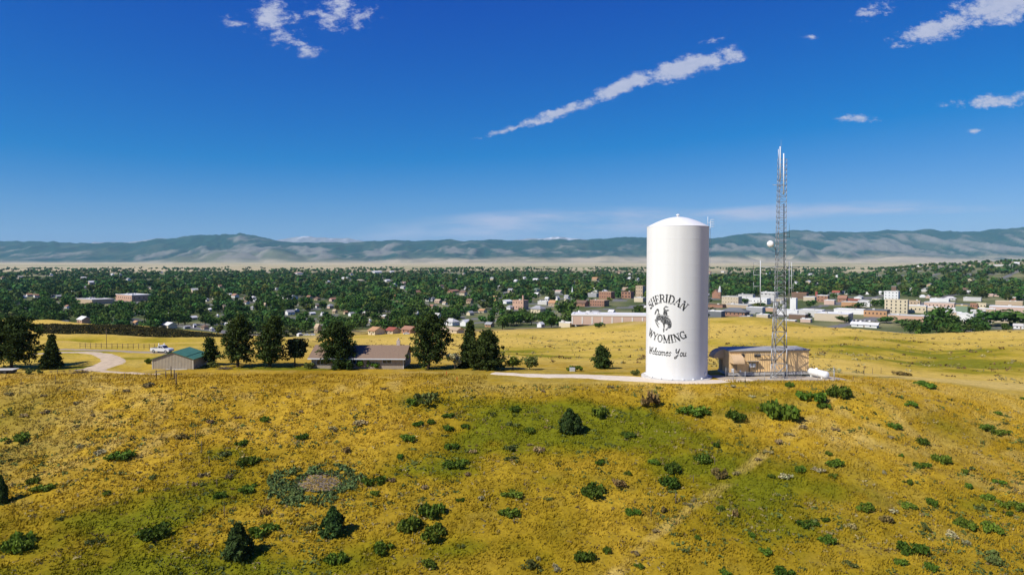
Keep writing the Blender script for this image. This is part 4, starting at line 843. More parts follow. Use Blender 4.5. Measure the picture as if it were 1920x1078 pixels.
def auto_labels(items):
    """items: (object, px, py, description) -> labels that single each one out by neighbours and order"""
    cells = {}
    for it in items:
        c = next(t for x, t in COLN if it[1] < x); r_ = next(t for y, t in ROWN if it[2] < y); cells.setdefault((it[3], r_, c), []).append(it)
    for (d, r_, c), L_ in cells.items():
        L_.sort(key=lambda q: q[1])
        for i, it in enumerate(L_):
            t = f'{d}, {r_}, {c}'
            if len(L_) == 2: t += ', ' + ('left' if i == 0 else 'right') + ' one of two'
            elif len(L_) > 2: t += ', ' + ORD[i] + ' of ' + NUMW[len(L_)] + (' from left' if i else '')
            it[0]['label'] = t
KN = {'g': ('green_shrub', 'green leafy shrub', 'shrub', 'green shrubs on the slope'), 'p': ('pale_shrub', 'sparse yellow-green shrub', 'shrub', 'sparse pale shrubs on the slope'), 's': ('sagebrush', 'grey sagebrush clump', 'sagebrush', 'sagebrush on the slope'), 'v': ('silver_sagebrush', 'pale silvery sagebrush', 'sagebrush', 'silvery sagebrush on the slope'), 'b': ('brown_shrub', 'brownish half-bare shrub', 'shrub', 'brownish shrubs on the slope')}
items = []; OCC = []
for i, q in enumerate(SHR.split()):
    px_, py_, w_, h_, k = q.split(','); px_, py_, w_, h_ = float(px_), float(py_), float(w_), float(h_)
    g = gp(px_, py_ - h_ * .12); s_ = w_ / F * g.y / 1.75; vsc = min(1.9, max(.6, h_ / w_ * 1.75 / .62 * .62 / .75))
    o = link(KN[k][0], SH[k][i % 5]); o.location = (g.x, g.y, g.z - .03); o.rotation_euler = (0, 0, random.random() * 6.28); o.scale = (s_, s_ * random.uniform(.65, 1.0), s_ * vsc * random.uniform(.75, 1.0))
    tag(o, None, KN[k][2], KN[k][3]); items.append((o, px_, py_, ('big ' if w_ > 49 else 'small ' if w_ < 21 else '') + KN[k][1])); OCC.append((g.x, g.y, s_ * .8))
for px_, py_, w_, h_, k in junipers:
    g = gp(px_, py_ - 2); s_ = h_ / F * g.y
    o = link('juniper', JM[k]); o.location = (g.x, g.y, g.z - .05); o.scale = (w_ / F * g.y * 1.05, w_ / F * g.y, s_); tag(o, None, 'juniper', 'junipers on the slope'); items.append((o, px_, py_, 'dark upright juniper')); OCC.append((g.x, g.y, w_ / F * g.y * .5))
auto_labels(items)
# creeping juniper mat, green ring round a dead centre
g = gp(588, 905); r = np.random.default_rng(77); n = 6500; a = r.random(n) * 6.283; q = np.sqrt(r.random(n)); rr_ = .12 + .88 * q; lop = 1 + .10 * np.sin(3 * a) + .08 * np.sin(5 * a + 1)
mx_ = g.x + rr_ * lop * np.cos(a) * 6.6; my_ = g.y + rr_ * lop * np.sin(a) * 5.4 - .3
mz_ = H(mx_, my_) + .05 + .26 * r.random(n) * np.clip(vnoise(mx_ * 1.3, my_ * 1.3) * 1.6, .2, 1.2)
keep = (vnoise(mx_ * .9 + 4, my_ * .9) > .30) & ~((np.hypot((mx_ - g.x - .9) / 2.5, (my_ - g.y + .1) / 1.9) < .8 + .5 * vnoise(mx_ * 1.5, my_ * 1.5))); p = np.stack([mx_, my_, mz_], 1)[keep]
ring_o = tag(empty('creeping_juniper', g), 'wide ring of creeping juniper around a dead grey centre', 'juniper'); V_, F_ = leaf_quads(p - np.array(g), .22, r, aspect=2.0, nb=np.tile([0, 0, .5], (len(p), 1)))
link('needles', np_mesh('needles', V_, F_, mat('creeping_needles', (.135, .20, .06), .8, .25, 2, tint=True, spec=.1), tints(r, len(p))), ring_o)
tw = MB()
for k in range(420):
    a, q = random.random() * 6.28, random.random() ** .6; x_, y_ = math.cos(a) * q * 3.2 + .8, math.sin(a) * q * 2.4 - .1; b_ = random.random() * 6.28; z_ = H1(g.x + x_, g.y + y_) - g.z + .08
    tw.tube((x_, y_, z_), (x_ + math.cos(b_) * .7, y_ + math.sin(b_) * .7, z_ + random.random() * .3), .035, .015, n=3, caps=False)
tag(tw.build('dead_branches', M_TWIG, ring_o), kind='stuff')

# ------------------------------------------------------------------ grass of the near hill
r = np.random.default_rng(5); n = 150000
dd = 66 + (139 - 66) * r.random(n) ** .85; pxr = -60 + 2040 * r.random(n); X, Y = (pxr - CX) / F * dd, dd
kp = (np.hypot(X - TX, Y - TY) > TR + 1.1) & ~((X > 40) & (X < 64.5) & (Y > 129.5)) & ~((Y > 126) & (Y < 140) & (X > -5) & (X < 40)); kp |= dd < 126
X, Y = X[kp], Y[kp]; clump = fbm(X / 1.3, Y / 1.3, 3); kp = clump > -.22 + .2 * r.random(len(X)); X, Y, clump = X[kp], Y[kp], clump[kp]
Z = H(X, Y); col = ground_col(X, Y); n = len(X); hgt = (.16 + .26 * r.random(n)) * (1 + 1.4 * clump); a = r.random(n) * 6.283; wd_ = .05 + .09 * r.random(n)
lean = r.normal(size=(n, 2)) * .12 + np.array([.10, .06])
V3 = np.stack([np.stack([X - np.cos(a) * wd_, Y - np.sin(a) * wd_, Z - .03], 1), np.stack([X + np.cos(a) * wd_, Y + np.sin(a) * wd_, Z - .03], 1), np.stack([X + lean[:, 0], Y + lean[:, 1], Z + hgt], 1)], 1).reshape(-1, 3)
ct = np.repeat(col * (.86 + .52 * r.random(n))[:, None], 3, 0)
M_GRASS = mat('grass_blades', (1, 1, 1), .9, .08, .6, spec=.08, tint=True, trans=.2)
tag(link('grass', np_mesh('grass', V3, np.arange(3 * n).reshape(-1, 3), M_GRASS, ct)), 'dry golden grass covering the near slope', kind='stuff')
# small low tufts and sage dots too many to count
def scatter(name, label, n, dlo, dhi, m, size, cutoff, seed, leafs=9, hh=.35, pxlo=-50, pxhi=1970, colr=None):
    r = np.random.default_rng(seed); d_ = dlo + (dhi - dlo) * r.random(n); q = pxlo + (pxhi - pxlo) * r.random(n); X, Y = (q - CX) / F * d_, d_
    k = (fbm(X / 12 + seed, Y / 12, 3) > cutoff) & (np.hypot(X - TX, Y - TY) > TR + 2) & ~((X > -6) & (X < 66) & (Y > 125) & (Y < 146)) & ~((X < -20) & (Y > 140) & (Y < 175)); X, Y = X[k], Y[k]; n = len(X); s_ = size * (.5 + r.random(n) ** 2 * 1.3)
    c = np.stack([X, Y, H(X, Y)], 1); P_ = np.repeat(c, leafs, 0) + np.repeat(s_, leafs)[:, None] * r.normal(size=(n * leafs, 3)) * np.array([.5, .5, .12]) + np.array([0, 0, 1]) * (np.repeat(s_, leafs) * hh * r.random(n * leafs))[:, None]
    V_, F_ = leaf_quads(P_, np.repeat(s_, leafs) * .42, r); return tag(link(name, np_mesh(name, V_, F_, m, np.repeat(np.repeat(.6 + .8 * r.random(n), leafs)[:, None] * np.ones(3), 4, 0))), label, kind='stuff')
scatter('undergrowth', 'tiny grey sage tufts dotted over the near slope', 5200, 70, 128, M_SAGE, .30, -.06, 21)
scatter('undergrowth', 'tiny green weeds dotted over the near slope', 6500, 70, 126, M_LEAF2, .40, -.03, 22)
scatter('undergrowth', 'tiny brown tussocks dotted over the near slope', 5200, 70, 128, M_DRYB, .26, -.05, 23)
scatter('undergrowth', 'distant sage dots over the fields behind the tank', 2600, 160, 480, M_SAGE, .8, .02, 24, pxlo=780)
scatter('undergrowth', 'dark sage dots over the fields behind the house', 1300, 170, 470, M_DRYB, .8, .02, 25, pxlo=560)
# small dark quads laid flat over the bank beyond the gully
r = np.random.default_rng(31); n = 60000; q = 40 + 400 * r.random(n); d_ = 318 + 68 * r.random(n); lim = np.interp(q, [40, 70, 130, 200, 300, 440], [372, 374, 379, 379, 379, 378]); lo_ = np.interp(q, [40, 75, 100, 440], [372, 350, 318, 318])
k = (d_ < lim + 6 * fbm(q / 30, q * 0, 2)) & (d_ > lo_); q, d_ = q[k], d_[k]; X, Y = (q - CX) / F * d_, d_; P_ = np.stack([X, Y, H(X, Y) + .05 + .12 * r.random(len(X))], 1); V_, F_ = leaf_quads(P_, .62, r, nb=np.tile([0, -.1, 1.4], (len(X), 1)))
M_COVER = mat('dark_cover', (.062, .058, .020), .95, .3, .2, spec=.05, tint=True)
tag(link('bank_cover', np_mesh('bank_cover', V_, F_, M_COVER, tints(r, len(X)))), 'low dark cover over the bank behind the shed', kind='stuff')

# ------------------------------------------------------------------ trees on the hilltop
def pine(name, label, px_, py_, top, w_, seed, cone=False, sparse=1.0, m=M_PINE, crown_lo=.14, prof=None, cat='pine tree', leaf=.42):
    g = gp(px_, py_); hgt = (py_ - top) / F * g.y; wr = w_ / 2 / F * g.y; r = np.random.default_rng(seed)
    t = tag(empty(name, g), label, cat, None); b = MB(); x = y = 0; pts = [(0, 0, -.3)]
    for k in range(1, 7): x += r.normal() * .02 * hgt; y += r.normal() * .02 * hgt; pts.append((x * k / 6, y * k / 6, hgt * .96 * k / 6))
    r0 = .028 * hgt + .05
    for k in range(6): b.tube(pts[k], pts[k + 1], r0 * (1 - k / 6.5), r0 * (1 - (k + 1) / 6.5), n=7, caps=False)
    cl_, cs, lim = [], [], MB()
    prof = prof or ([(0, .55), (.1, 1), (.35, .92), (.65, .68), (.88, .36), (1, .08)] if not cone else [(0, .9), (.06, 1), (.3, .78), (.6, .48), (.85, .2), (1, .03)])
    nl = int((52 if not cone else 90) * sparse)
    for i in range(nl):
        f = (i + r.random()) / nl; z = hgt * (crown_lo + (1 - crown_lo) * f) * .98; L_ = wr * np.interp(f, [p_[0] for p_ in prof], [p_[1] for p_ in prof]) * (.62 + .48 * r.random()); a = i * 2.4 + r.normal() * .4
        dz = (-.12 if cone else .06 + .30 * f) * L_; base = Vector((np.interp(z, [p_[2] for p_ in pts], [p_[0] for p_ in pts]), np.interp(z, [p_[2] for p_ in pts], [p_[1] for p_ in pts]), z)); e_ = base + Vector((math.cos(a) * L_, math.sin(a) * L_, dz))
        lim.tube(base, e_, .02 * hgt * .3 + .02, .012, n=3, caps=False)
        nc_ = 2 + int(L_ * 1.3 * (1.6 if cone else 1))
        for j in range(nc_):
            u_ = .28 + .72 * (j + .5 * r.random()) / nc_; c = base.lerp(e_, u_) + Vector(r.normal(size=3) * (.10 * L_ + .08)) * (.5 if cone else 1); cl_.append(c); cs.append((.34 + .3 * r.random()) * (.55 + .45 * (1 - u_) + .2) * min(1.25, .55 + hgt / 16) * (.7 if cone else 1))
    cl_, cs = np.array([tuple(c) for c in cl_]), np.array(cs) * 1.35; k_ = 26; P_ = np.repeat(cl_, k_, 0) + r.normal(size=(len(cl_) * k_, 3)) * np.repeat(cs, k_)[:, None] * np.array([.52, .52, .34])
    V_, F_ = leaf_quads(P_, leaf * .62, r, aspect=2.0, nb=np.tile([0, 0, .35], (len(P_), 1)))
    tn = np.repeat(np.repeat(.6 + .8 * r.random(len(cl_)), k_)[:, None] * np.ones(3), 4, 0)
    link('crown', np_mesh('crown', V_, F_, m, tn), t); b.build('trunk', M_BARK, t); tag(lim.build('branches', M_BARK, t), kind='stuff'); return t
def leafy(name, label, px_, py_, top, w_, seed, m=M_LEAF, n=1500, lo=.12, leaf=.34, cat='tree', trunk=True, squash=.85):
    g = gp(px_, py_); hgt = (py_ - top) / F * g.y; wr = w_ / 2 / F * g.y; r = np.random.default_rng(seed); t = tag(empty(name, g), label, cat)
    L_ = 13; a = r.random(L_) * 6.283; rr = wr * .66 * np.sqrt(r.random(L_)); zz = hgt * (lo + .25 + (.92 - lo - .3) * r.random(L_)); ce = np.stack([rr * np.cos(a), rr * np.sin(a), zz], 1); ra = np.minimum(wr * (.34 + .22 * r.random(L_)), hgt * .34)
    p, d = blob_points(r, n, ce, ra, .6, squash); p[:, 2] = np.clip(p[:, 2], .05, hgt); V_, F_ = leaf_quads(p, leaf, r, nb=d * .4); link('crown', np_mesh('crown', V_, F_, m, tints(r, n)), t)
    if trunk:
        b = MB().tube((0, 0, -.3), (0, 0, hgt * .5), .03 * hgt + .04, .02 * hgt, n=7, caps=False); b.build('trunk', M_BARK, t); li = MB()
        for c in ce: li.tube((0, 0, hgt * .3), tuple(c), .02 * hgt, .015, n=4, caps=False)
        tag(li.build('branches', M_BARK, t), kind='stuff')
    return t
pine('pine_tree', 'large sprawling dark pine cut off by the left edge', 22, 690, 596, 116, 101, sparse=1.5, crown_lo=.18, prof=[(0, .8), (.15, 1), (.4, .95), (.65, .8), (.85, .55), (1, .15)])
pine('spruce_tree', 'small dark conical spruce beside the large left-edge pine', 95, 692, 628, 44, 102, cone=True, crown_lo=.05, cat='spruce tree')
pine('pine_tree', 'small thin pine right behind the green-roofed shed', 396, 684, 632, 36, 103, sparse=.6)
pine('pine_tree', 'tall dense pine, left one of the two tall pines', 446, 688, 589, 70, 104, sparse=1.25)
pine('pine_tree', 'tall dense pine, right one of the two tall pines', 506, 688, 592, 66, 105, sparse=1.25)
leafy('leafy_tree', 'small dark leafy tree between the tall pines and the long house', 553, 686, 637, 58, 106, mat('dark_leaves', (.028, .045, .014), .8, .2, 2, tint=True, trans=.1, spec=.1), 2400)
pine('pine_tree', 'round-topped pine standing in front of the long house', 633, 691, 606, 72, 107, sparse=1.3, prof=[(0, .8), (.15, 1), (.45, 1), (.7, .85), (.9, .5), (1, .15)])
pine('pine_tree', 'broad tall pine at the right end of the long house', 803, 691, 591, 88, 108, sparse=1.4, prof=[(0, .8), (.12, .95), (.35, 1), (.6, .8), (.85, .5), (1, .12)])
pine('cedar_tree', 'narrow pointed dark conifer behind the dense pine', 880, 689, 601, 50, 109, cone=True, crown_lo=.04, cat='conifer', sparse=1.2)
pine('pine_tree', 'dense bushy pine in front of the narrow pointed conifer', 912, 693, 620, 86, 110, sparse=1.5, crown_lo=.05, prof=[(0, .85), (.15, 1), (.4, .85), (.7, .55), (.9, .3), (1, .08)])
leafy('leafy_sapling', 'small dark green tree right of the dense bushy pine', 962, 693, 667, 30, 111, M_LEAF, 700, leaf=.28)
leafy('leafy_sapling', 'small light green tree at the gravel drive end', 993, 693, 667, 34, 112, M_LEAF2, 800, leaf=.28)
leafy('silver_bush', 'tall silvery grey bush between the two groups of pines', 853, 692, 663, 30, 113, M_SILV, 900, leaf=.28, cat='bush')
pine('pine_tree', 'lone small bushy pine left of the white tank', 1129, 691, 650, 46, 114, sparse=1.0, crown_lo=.03, prof=[(0, .9), (.15, 1), (.4, .8), (.7, .5), (.9, .25), (1, .06)])
leafy('low_bush', 'low dark green bush beside the gravel drive', 1077, 695, 685, 42, 115, M_LEAF, 700, lo=0, leaf=.25, cat='bush', trunk=False)
leafy('hedge_bush', 'trimmed green hedge bush below the house windows', 690, 691, 675, 58, 116, M_LEAF, 1500, lo=0, leaf=.25, cat='bush', trunk=False)
leafy('hedge_bush', 'dark hedge bush at the foot of the round pine', 645, 693, 674, 60, 117, M_JUN, 1400, lo=0, leaf=.25, cat='bush', trunk=False)
leafy('garden_bush', 'ragged garden bush by the left end of the long house', 580, 691, 680, 26, 118, M_LEAF2, 600, lo=0, leaf=.22, cat='bush', trunk=False)
leafy('low_bush', 'small green bush beside the left wall of the green-roofed shed', 278, 682, 673, 13, 119, M_LEAF, 400, lo=0, leaf=.25, cat='bush', trunk=False)
for i, (px_, py_, w_, lb) in enumerate([(60, 701, 46, 'yellow-green weed mound below the left-edge pine'), (1190, 703, 30, 'green weed patch at the drive left of the tank'), (1560, 698, 46, 'grey-green weed patch behind the propane tank'), (400, 688, 30, 'green weeds left of the brush pile')]):
    leafy('weed_patch', lb, px_, py_, py_ - 9, w_, 130 + i, M_LEAF2 if i != 2 else M_SILV, 500, lo=0, leaf=.2, cat='weeds', trunk=False)
# bare dead sapling by the left pine, brush pile, rusty implement
def bare(name, label, px_, py_, hgt, seed, m, cat):
    g = gp(px_, py_); r = random.Random(seed); t = tag(empty(name, g), label, cat); b = MB()
    def grow(p, d, L_, w, k):
        e_ = p + d * L_; b.tube(p, e_, w, w * .6, n=4, caps=False)
        if k:
            for _ in range(3): grow(e_, (d + Vector((r.uniform(-.7, .7), r.uniform(-.7, .7), r.uniform(-.1, .5)))).normalized(), L_ * .62, w * .55, k - 1)
    grow(Vector((0, 0, -.1)), Vector((.08, 0, 1)), hgt * .42, .07, 3); b.build('bare_branches', m, t)
bare('dead_sapling', 'bare grey dead sapling under the left-edge pine', 6, 689, 3.6, 4, M_TWIG, 'dead tree')
def pile(name, label, px_, py_, w_, seed, m):
    g = gp(px_, py_); t = tag(empty(name, g), label, 'brush pile'); r = random.Random(seed); b = MB(); W_ = w_ / F * g.y / 2
    for k in range(70):
        x_, y_ = r.gauss(0, .4) * W_, r.gauss(0, .3) * W_; a = r.random() * 6.28; b.tube((x_, y_, r.random() * .3), (x_ + math.cos(a) * .9, y_ + math.sin(a) * .9, r.random() * .7 * max(.1, 1 - abs(x_) / W_)), .05, .03, n=4)
    b.build('cut_branches', m, t)
pile('brush_pile', 'brown pile of cut branches right of the green-roofed shed', 421, 692, 30, 5, M_RUST)
pile('brush_pile', 'low brown heap by the dirt drive', 150, 699, 34, 6, M_RUST)

# ------------------------------------------------------------------ fences, markers, small things on the hill
posts = [(40, 722, 12, 0), (104, 719, 16, 0), (172, 716, 12, 0), (234, 712, 13, 0), (340, 748, 12, 0), (367, 823, 18, 0), (378, 850, 24, 0), (392, 874, 20, 0), (407, 914, 17, 0), (421, 969, 22, 0), (438, 1014, 24, 0), (1267, 944, 20, 1), (1221, 968, 18, 1), (1300, 905, 15, 1), (1340, 870, 14, 1), (1600, 714, 8, 1), (1620, 703, 15, 1), (1636, 701, 11, 1), (1652, 700, 11, 1)]
its = []
for px_, py_, h_, k in posts:
    g = gp(px_, py_); L_ = h_ / F * g.y; o = MB().tube((0, 0, -.3), (random.uniform(-.04, .04), 0, L_), .055 if h_ > 20 or k else .04, .05, n=6).build('fence_post', M_RUST); o.location = g; tag(o, None, 'fence post', 'old fence posts on the slope'); its.append((o, px_, py_, 'weathered fence post'))
auto_labels(its)
gc = tag(empty('corral_gate'), 'weathered wooden corner posts with top rail below the green-roofed shed', 'fence'); pp = [gp(*q) for q in ((293, 710), (311, 709), (321, 706), (327, 711), (330.5, 722))]
for p_, h_ in zip(pp, (1.7, 1.4, 2.1, 1.9, 2.3)): MB().tube(p_ - Vector((0, 0, .3)), p_ + Vector((0, 0, h_)), .11, .10, n=7).build('post', M_RUST, gc)
MB().tube(pp[0] + Vector((0, 0, 1.45)), pp[2] + Vector((0, 0, 1.45)), .06, n=6).build('rail', paint((.42, .36, .28)), gc)
for i, (px_, py_, h_, lb) in enumerate([(837, 703, 7, 'orange marker stake nearer the broad pine'), (857, 715, 9, 'orange-red marker stake lower on the grass')]):
    g = gp(px_, py_); o = MB().box((0, 0, h_ / F * g.y / 2), (.14, .06, h_ / F * g.y)).build('marker_stake', paint((.55, .10, .02))); o.location = g; tag(o, lb, 'marker stake')
g = gp(1073, 696); o = MB().box((0, 0, .35), (1.1, .8, .7)).box((0, 0, .73), (1.16, .86, .06)).build('utility_box', paint((.52, .53, .52))); o.location = g; tag(o, 'small grey utility box in front of the low bush', 'utility box')
def implement(px_, py_, lb):
    g = gp(px_, py_); t = tag(empty('farm_implement', g, .2), lb, 'farm implement'); MB().tube((-1.4, 0, .5), (1.4, 0, .55), .05).build('beam', M_RUST, t); MB().tube((0, 0, 0), (0, 0, 1.0), .05).build('upright', M_RUST, t)
    for x_ in (-1.2, 1.2):
        b = MB(); 
        for a in range(8): b.tube((x_, 0, .5), (x_ + math.cos(a * .785) * .45, 0, .5 + math.sin(a * .785) * .45), .025, n=4)
        b.build('wheel', M_RUST, t)
implement(108, 701, 'rusty farm implement with spoked wheels at the left'); implement(143, 699, 'rusty farm implement by the brown heap'); 
g = gp(5, 700); t = tag(empty('flat_trailer', g), 'dark low trailer with pale top at the left edge', 'trailer'); MB().box((.4, 0, .85), (4.6, 2.2, .14), .1).build('deck', paint((.60, .58, .52)), t); MB().box((.2, .1, .45), (4.0, 1.9, .55), .1).build('frame', M_DARK, t)
for x_ in (-1, 1):
    for y_ in (-.95, 1.05): MB().tube((x_ + .2, y_ - .1, .32), (x_ + .2, y_ + .1, .32), .32, n=12).build('wheel', M_DARK, t)
cr = tag(empty('corral_fence'), 'brown wooden corral rails across the field behind the pickup', 'fence'); prev = None
for k in range(15):
    px_ = 150 + k * 10; g = gp(px_, 652.5 + .15 * k); MB().tube(g, g + Vector((0, 0, 1.5 + (4 if k == 5 else 0))), .07, n=5).build('post', M_RUST, cr)
    if prev is not None:
        for h_ in (.6, 1.25): MB().tube(prev + Vector((0, 0, h_)), g + Vector((0, 0, h_)), .05, n=4).build('rail', M_RUST, cr)
    prev = g
for i, px_ in enumerate((298, 308)):
    g = gp(px_, 652); o = MB().tube((0, 0, 0), (0, 0, 1.3), .13, n=8).build('bollard', M_WHITE2); o.location = g; tag(o, ['pale bollard behind the pickup bed', 'pale bollard behind the pickup cab'][i], 'bollard')

# ================================================================== the town
ZT = -40.0; GRID = R(-38)
COLR = {'white': (.78, .77, .74), 'cream': (.66, .56, .38), 'tan': (.50, .38, .25), 'beige': (.58, .48, .34), 'grey': (.36, .36, .36), 'dark': (.07, .06, .055), 'brick': (.36, .19, .12), 'salmon': (.56, .35, .24), 'brown': (.19, .12, .08), 'red': (.32, .09, .06), 'orange': (.50, .28, .14), 'blue': (.12, .22, .42), 'pale': (.60, .58, .54), 'slate': (.16, .17, .18), 'yellow': (.62, .45, .16), 'green': (.20, .28, .18), 'pink': (.60, .43, .34)}
def town_at(px_, py_):
    d = pixdir(px_, py_); t = (ZT - CAMZ) / d[2]; x_, y_ = d[0] * t, d[1] * t
    for _ in range(4):
        z_ = H1(x_, y_); t = (z_ - CAMZ) / d[2]; x_, y_ = d[0] * t, d[1] * t
        if not (300 < y_ < 6000): y_ = min(max(y_, 300), 5000); x_ = d[0] / d[1] * y_; break
    return Vector((x_, y_, H1(x_, y_)))
_gm = {}
def unit_mesh(kind, m):
    """shared unit meshes: body box, gable roof, hip roof, flat parapet"""
    k = (kind, m.name)
    if k in _gm: return _gm[k]
    b = MB()
    if kind == 'wall': b.box((0, 0, .5), (1, 1, 1))
    elif kind == 'gable':
        b.add([(-.56, -.56, 0), (.56, -.56, 0), (.56, .56, 0), (-.56, .56, 0), (-.56, 0, 1), (.56, 0, 1), (-.56, -.56, -.12), (.56, -.56, -.12), (.56, .56, -.12), (-.56, .56, -.12), (-.56, 0, .86), (.56, 0, .86)], [(0, 1, 5, 4), (2, 3, 4, 5), (7, 6, 10, 11), (9, 8, 11, 10), (6, 7, 1, 0), (8, 9, 3, 2), (6, 0, 4, 10), (10, 4, 3, 9), (1, 7, 11, 5), (5, 11, 8, 2)])
    elif kind == 'gable_wall': b.add([(-.497, -.5, 0), (.497, -.5, 0), (.497, .5, 0), (-.497, .5, 0), (-.497, 0, .84), (.497, 0, .84)], [(3, 0, 4), (1, 2, 5), (0, 1, 5, 4), (2, 3, 4, 5)])
    elif kind == 'hip': b.add([(-.56, -.56, 0), (.56, -.56, 0), (.56, .56, 0), (-.56, .56, 0), (-.22, 0, 1), (.22, 0, 1), (-.56, -.56, -.1), (.56, -.56, -.1), (.56, .56, -.1), (-.56, .56, -.1)], [(0, 1, 5, 4), (1, 2, 5), (2, 3, 4, 5), (3, 0, 4), (6, 7, 1, 0), (7, 8, 2, 1), (8, 9, 3, 2), (9, 6, 0, 3), (9, 8, 7, 6)])
    elif kind == 'flat':
        b.box((0, 0, .0), (.96, .96, .3))
        for (c, d) in (((0, -.49, .2), (1.01, .03, .9)), ((0, .49, .2), (1.01, .03, .9)), ((-.49, 0, .2), (.03, .95, .9)), ((.49, 0, .2), (.03, .95, .9))): b.box(c, d)
    _gm[k] = b.mesh(kind, m); return _gm[k]
HOUSES = []; hitems = []
def building(px_, py_, w_, h_, wall, roof, kind='gable', depth=.8, rot=None, label=None, name=None, cat=None, win=None, extra=0.0, turn=False, order=True):
    """w_, h_ in picture pixels of the seen body; placed on the town floor"""
    g = town_at(px_, py_); k = g.y / F; rz = GRID if rot is None else rot
    if turn: rz += math.pi / 2
    az = math.atan2(g.x, g.y); cw = abs(math.cos(rz + az)); sw = abs(math.sin(rz + az)); W_ = w_ * k / (cw + depth * sw); D_ = W_ * depth; Hh = h_ * k
    big = W_ > 20 or kind == 'flat'; nm = name or ('town_building' if big else 'town_house')
    t = tag(empty(nm, g, rz), label, cat or ('building' if big else 'house')); wm, rm = paint(COLR[wall]), paint(COLR[roof], .8, .12, .8)
    eh = Hh if kind == 'flat' else Hh * .58
    def part(nm_, kd, m, loc, scl, par=t):
        o = link(nm_, unit_mesh(kd, m), par); o.location = loc; o.scale = scl; return o
    part('wall', 'wall', wm, (0, 0, -.6), (W_, D_, eh + .6))
    if kind == 'flat':
        ro = part('roof', 'flat', rm, (0, 0, eh + .05), (W_ + .1, D_ + .1, .7))
        if w_ > 18 and h_ > 4:
            for _ in range(1 + int(W_ > 28) + int(W_ > 45)): part('roof_unit', 'wall', paint(COLR['pale']), (random.uniform(-.35, .35) * W_, random.uniform(-.3, .3) * D_, eh + .15), (random.uniform(1.5, 3.2), random.uniform(1.5, 2.6), random.uniform(.9, 1.7)))
    elif kind == 'hip': part('roof', 'hip', rm, (0, 0, eh), (W_, D_, Hh * .45))
    else: part('gable', 'gable_wall', wm, (0, 0, eh), (W_, D_, Hh * .45)); part('roof', 'gable', rm, (0, 0, eh + .05), (W_, D_, Hh * .45))
    if win:
        nc_, nr_, (ww, wh) = win; gm_ = M_GLASS
        for (fx, L_, dirn) in (('f', W_, 1), ('l', D_, 0)) if nc_ > 3 else (('f', W_, 1),):
            n2 = nc_ if fx == 'f' else max(2, int(nc_ * depth))
            for i in range(n2):
                for j in range(nr_):
                    u_ = (i + .5) / n2 - .5; z_ = eh * (j + .55) / nr_
                    o = link('window', unit_mesh('wall', gm_), t); o.scale = (ww, .12, wh) if fx == 'f' else (.12, ww, wh); o.location = (u_ * W_, -D_ / 2 - .02, z_ - wh / 2) if fx == 'f' else (W_ / 2 + .02, u_ * D_, z_ - wh / 2)
    elif h_ > 5 and kind != 'flat':
        for u_ in (-.25, .25):
            o = link('window', unit_mesh('wall', M_GLASS), t); o.scale = (1.1, .12, 1.2); o.location = (u_ * W_, -D_ / 2 - .02, eh * .42)
        o = link('door', unit_mesh('wall', paint((.25, .16, .10))), t); o.scale = (1.0, .12, 2.0); o.location = (0, -D_ / 2 - .02, .05)
    HOUSES.append((px_ - w_ / 2, px_ + w_ / 2, py_ - h_, py_, g.y, 1.0 if label else .82))
    if not label:
        desc = f'{wall}-walled {"flat-roofed building" if kind == "flat" else "house with " + roof + (" hip roof" if kind == "hip" else " roof")}' if wall != roof else f'{wall} {"flat-roofed building" if kind == "flat" else "house"}'
        hitems.append((t, px_, py_, desc)); t['group'] = 'smaller buildings of the town'
    return t, W_, D_, Hh
B = building
# --- individually recognisable ones
B(121, 612, 14, 10, 'white', 'grey', 'flat', .8, label='tiny white shed standing on the grassy rise at far left', name='white_shed', cat='shed')
B(158, 606, 23, 13, 'salmon', 'white', 'gable', .7, label='house with bright white roof just above the dark bank')
B(256, 610, 13, 9, 'pale', 'orange', 'gable', .8, label='small house with orange-red roof above the dark bank')
B(250, 563, 58, 11, 'salmon', 'white', 'flat', .5, label='long salmon brick school-like building among the left town trees', win=(8, 1, (1.6, 2.0)))
B(178, 568, 62, 8, 'tan', 'pale', 'flat', .5, label='long tan low building left of the salmon brick building')
B(318, 615, 26, 11, 'cream', 'white', 'gable', .7, label='cream house with pale roof above the dark bank end')
B(596, 624, 13, 17, 'tan', 'tan', 'gable', .9, label='small tan house with chimney behind the round pine')
B(706, 627, 31, 14, 'cream', 'orange', 'gable', 1.3, label='cream gable-ended house with orange-brown roof at the field edge', turn=False)
B(737, 626, 28, 12, 'beige', 'red', 'gable', 1.0, label='house with dark red roof beside the cream gable-ended house')
B(768, 626, 30, 13, 'brick', 'brick', 'gable', .8, label='brick-red roofed house left of the broad tall pine')
B(846, 610, 30, 13, 'white', 'pale', 'hip', .8, label='white house with pale hip roof right of the broad pine')
B(873, 611, 21, 12, 'white', 'white', 'gable', .9, label='white house with white roof behind the narrow conifer', turn=True)
B(848, 624, 44, 11, 'beige', 'tan', 'gable', .5, label='long beige shed at the field edge between the pines')
B(820, 597, 16, 10, 'white', 'pale', 'gable', .8, label='white gabled house above the broad pine')
B(918, 613, 18, 9, 'orange', 'grey', 'gable', .8, label='small house with grey roof right of the narrow conifer')
B(905, 586, 16, 7, 'cream', 'orange', 'gable', .8, label='house with bright orange roof among central town trees')
B(976, 580, 30, 17, 'salmon', 'salmon', 'flat', .7, label='salmon brick block with tall chimney in central town', win=(4, 2, (1.2, 1.6)))
B(981, 581, 4, 27, 'salmon', 'brick', 'flat', 1.0, label='square salmon chimney tower on the brick block', name='chimney_tower', cat='chimney')
B(1009, 586, 28, 13, 'cream', 'grey', 'hip', .8, label='large cream house with grey hip roof right of the salmon block')
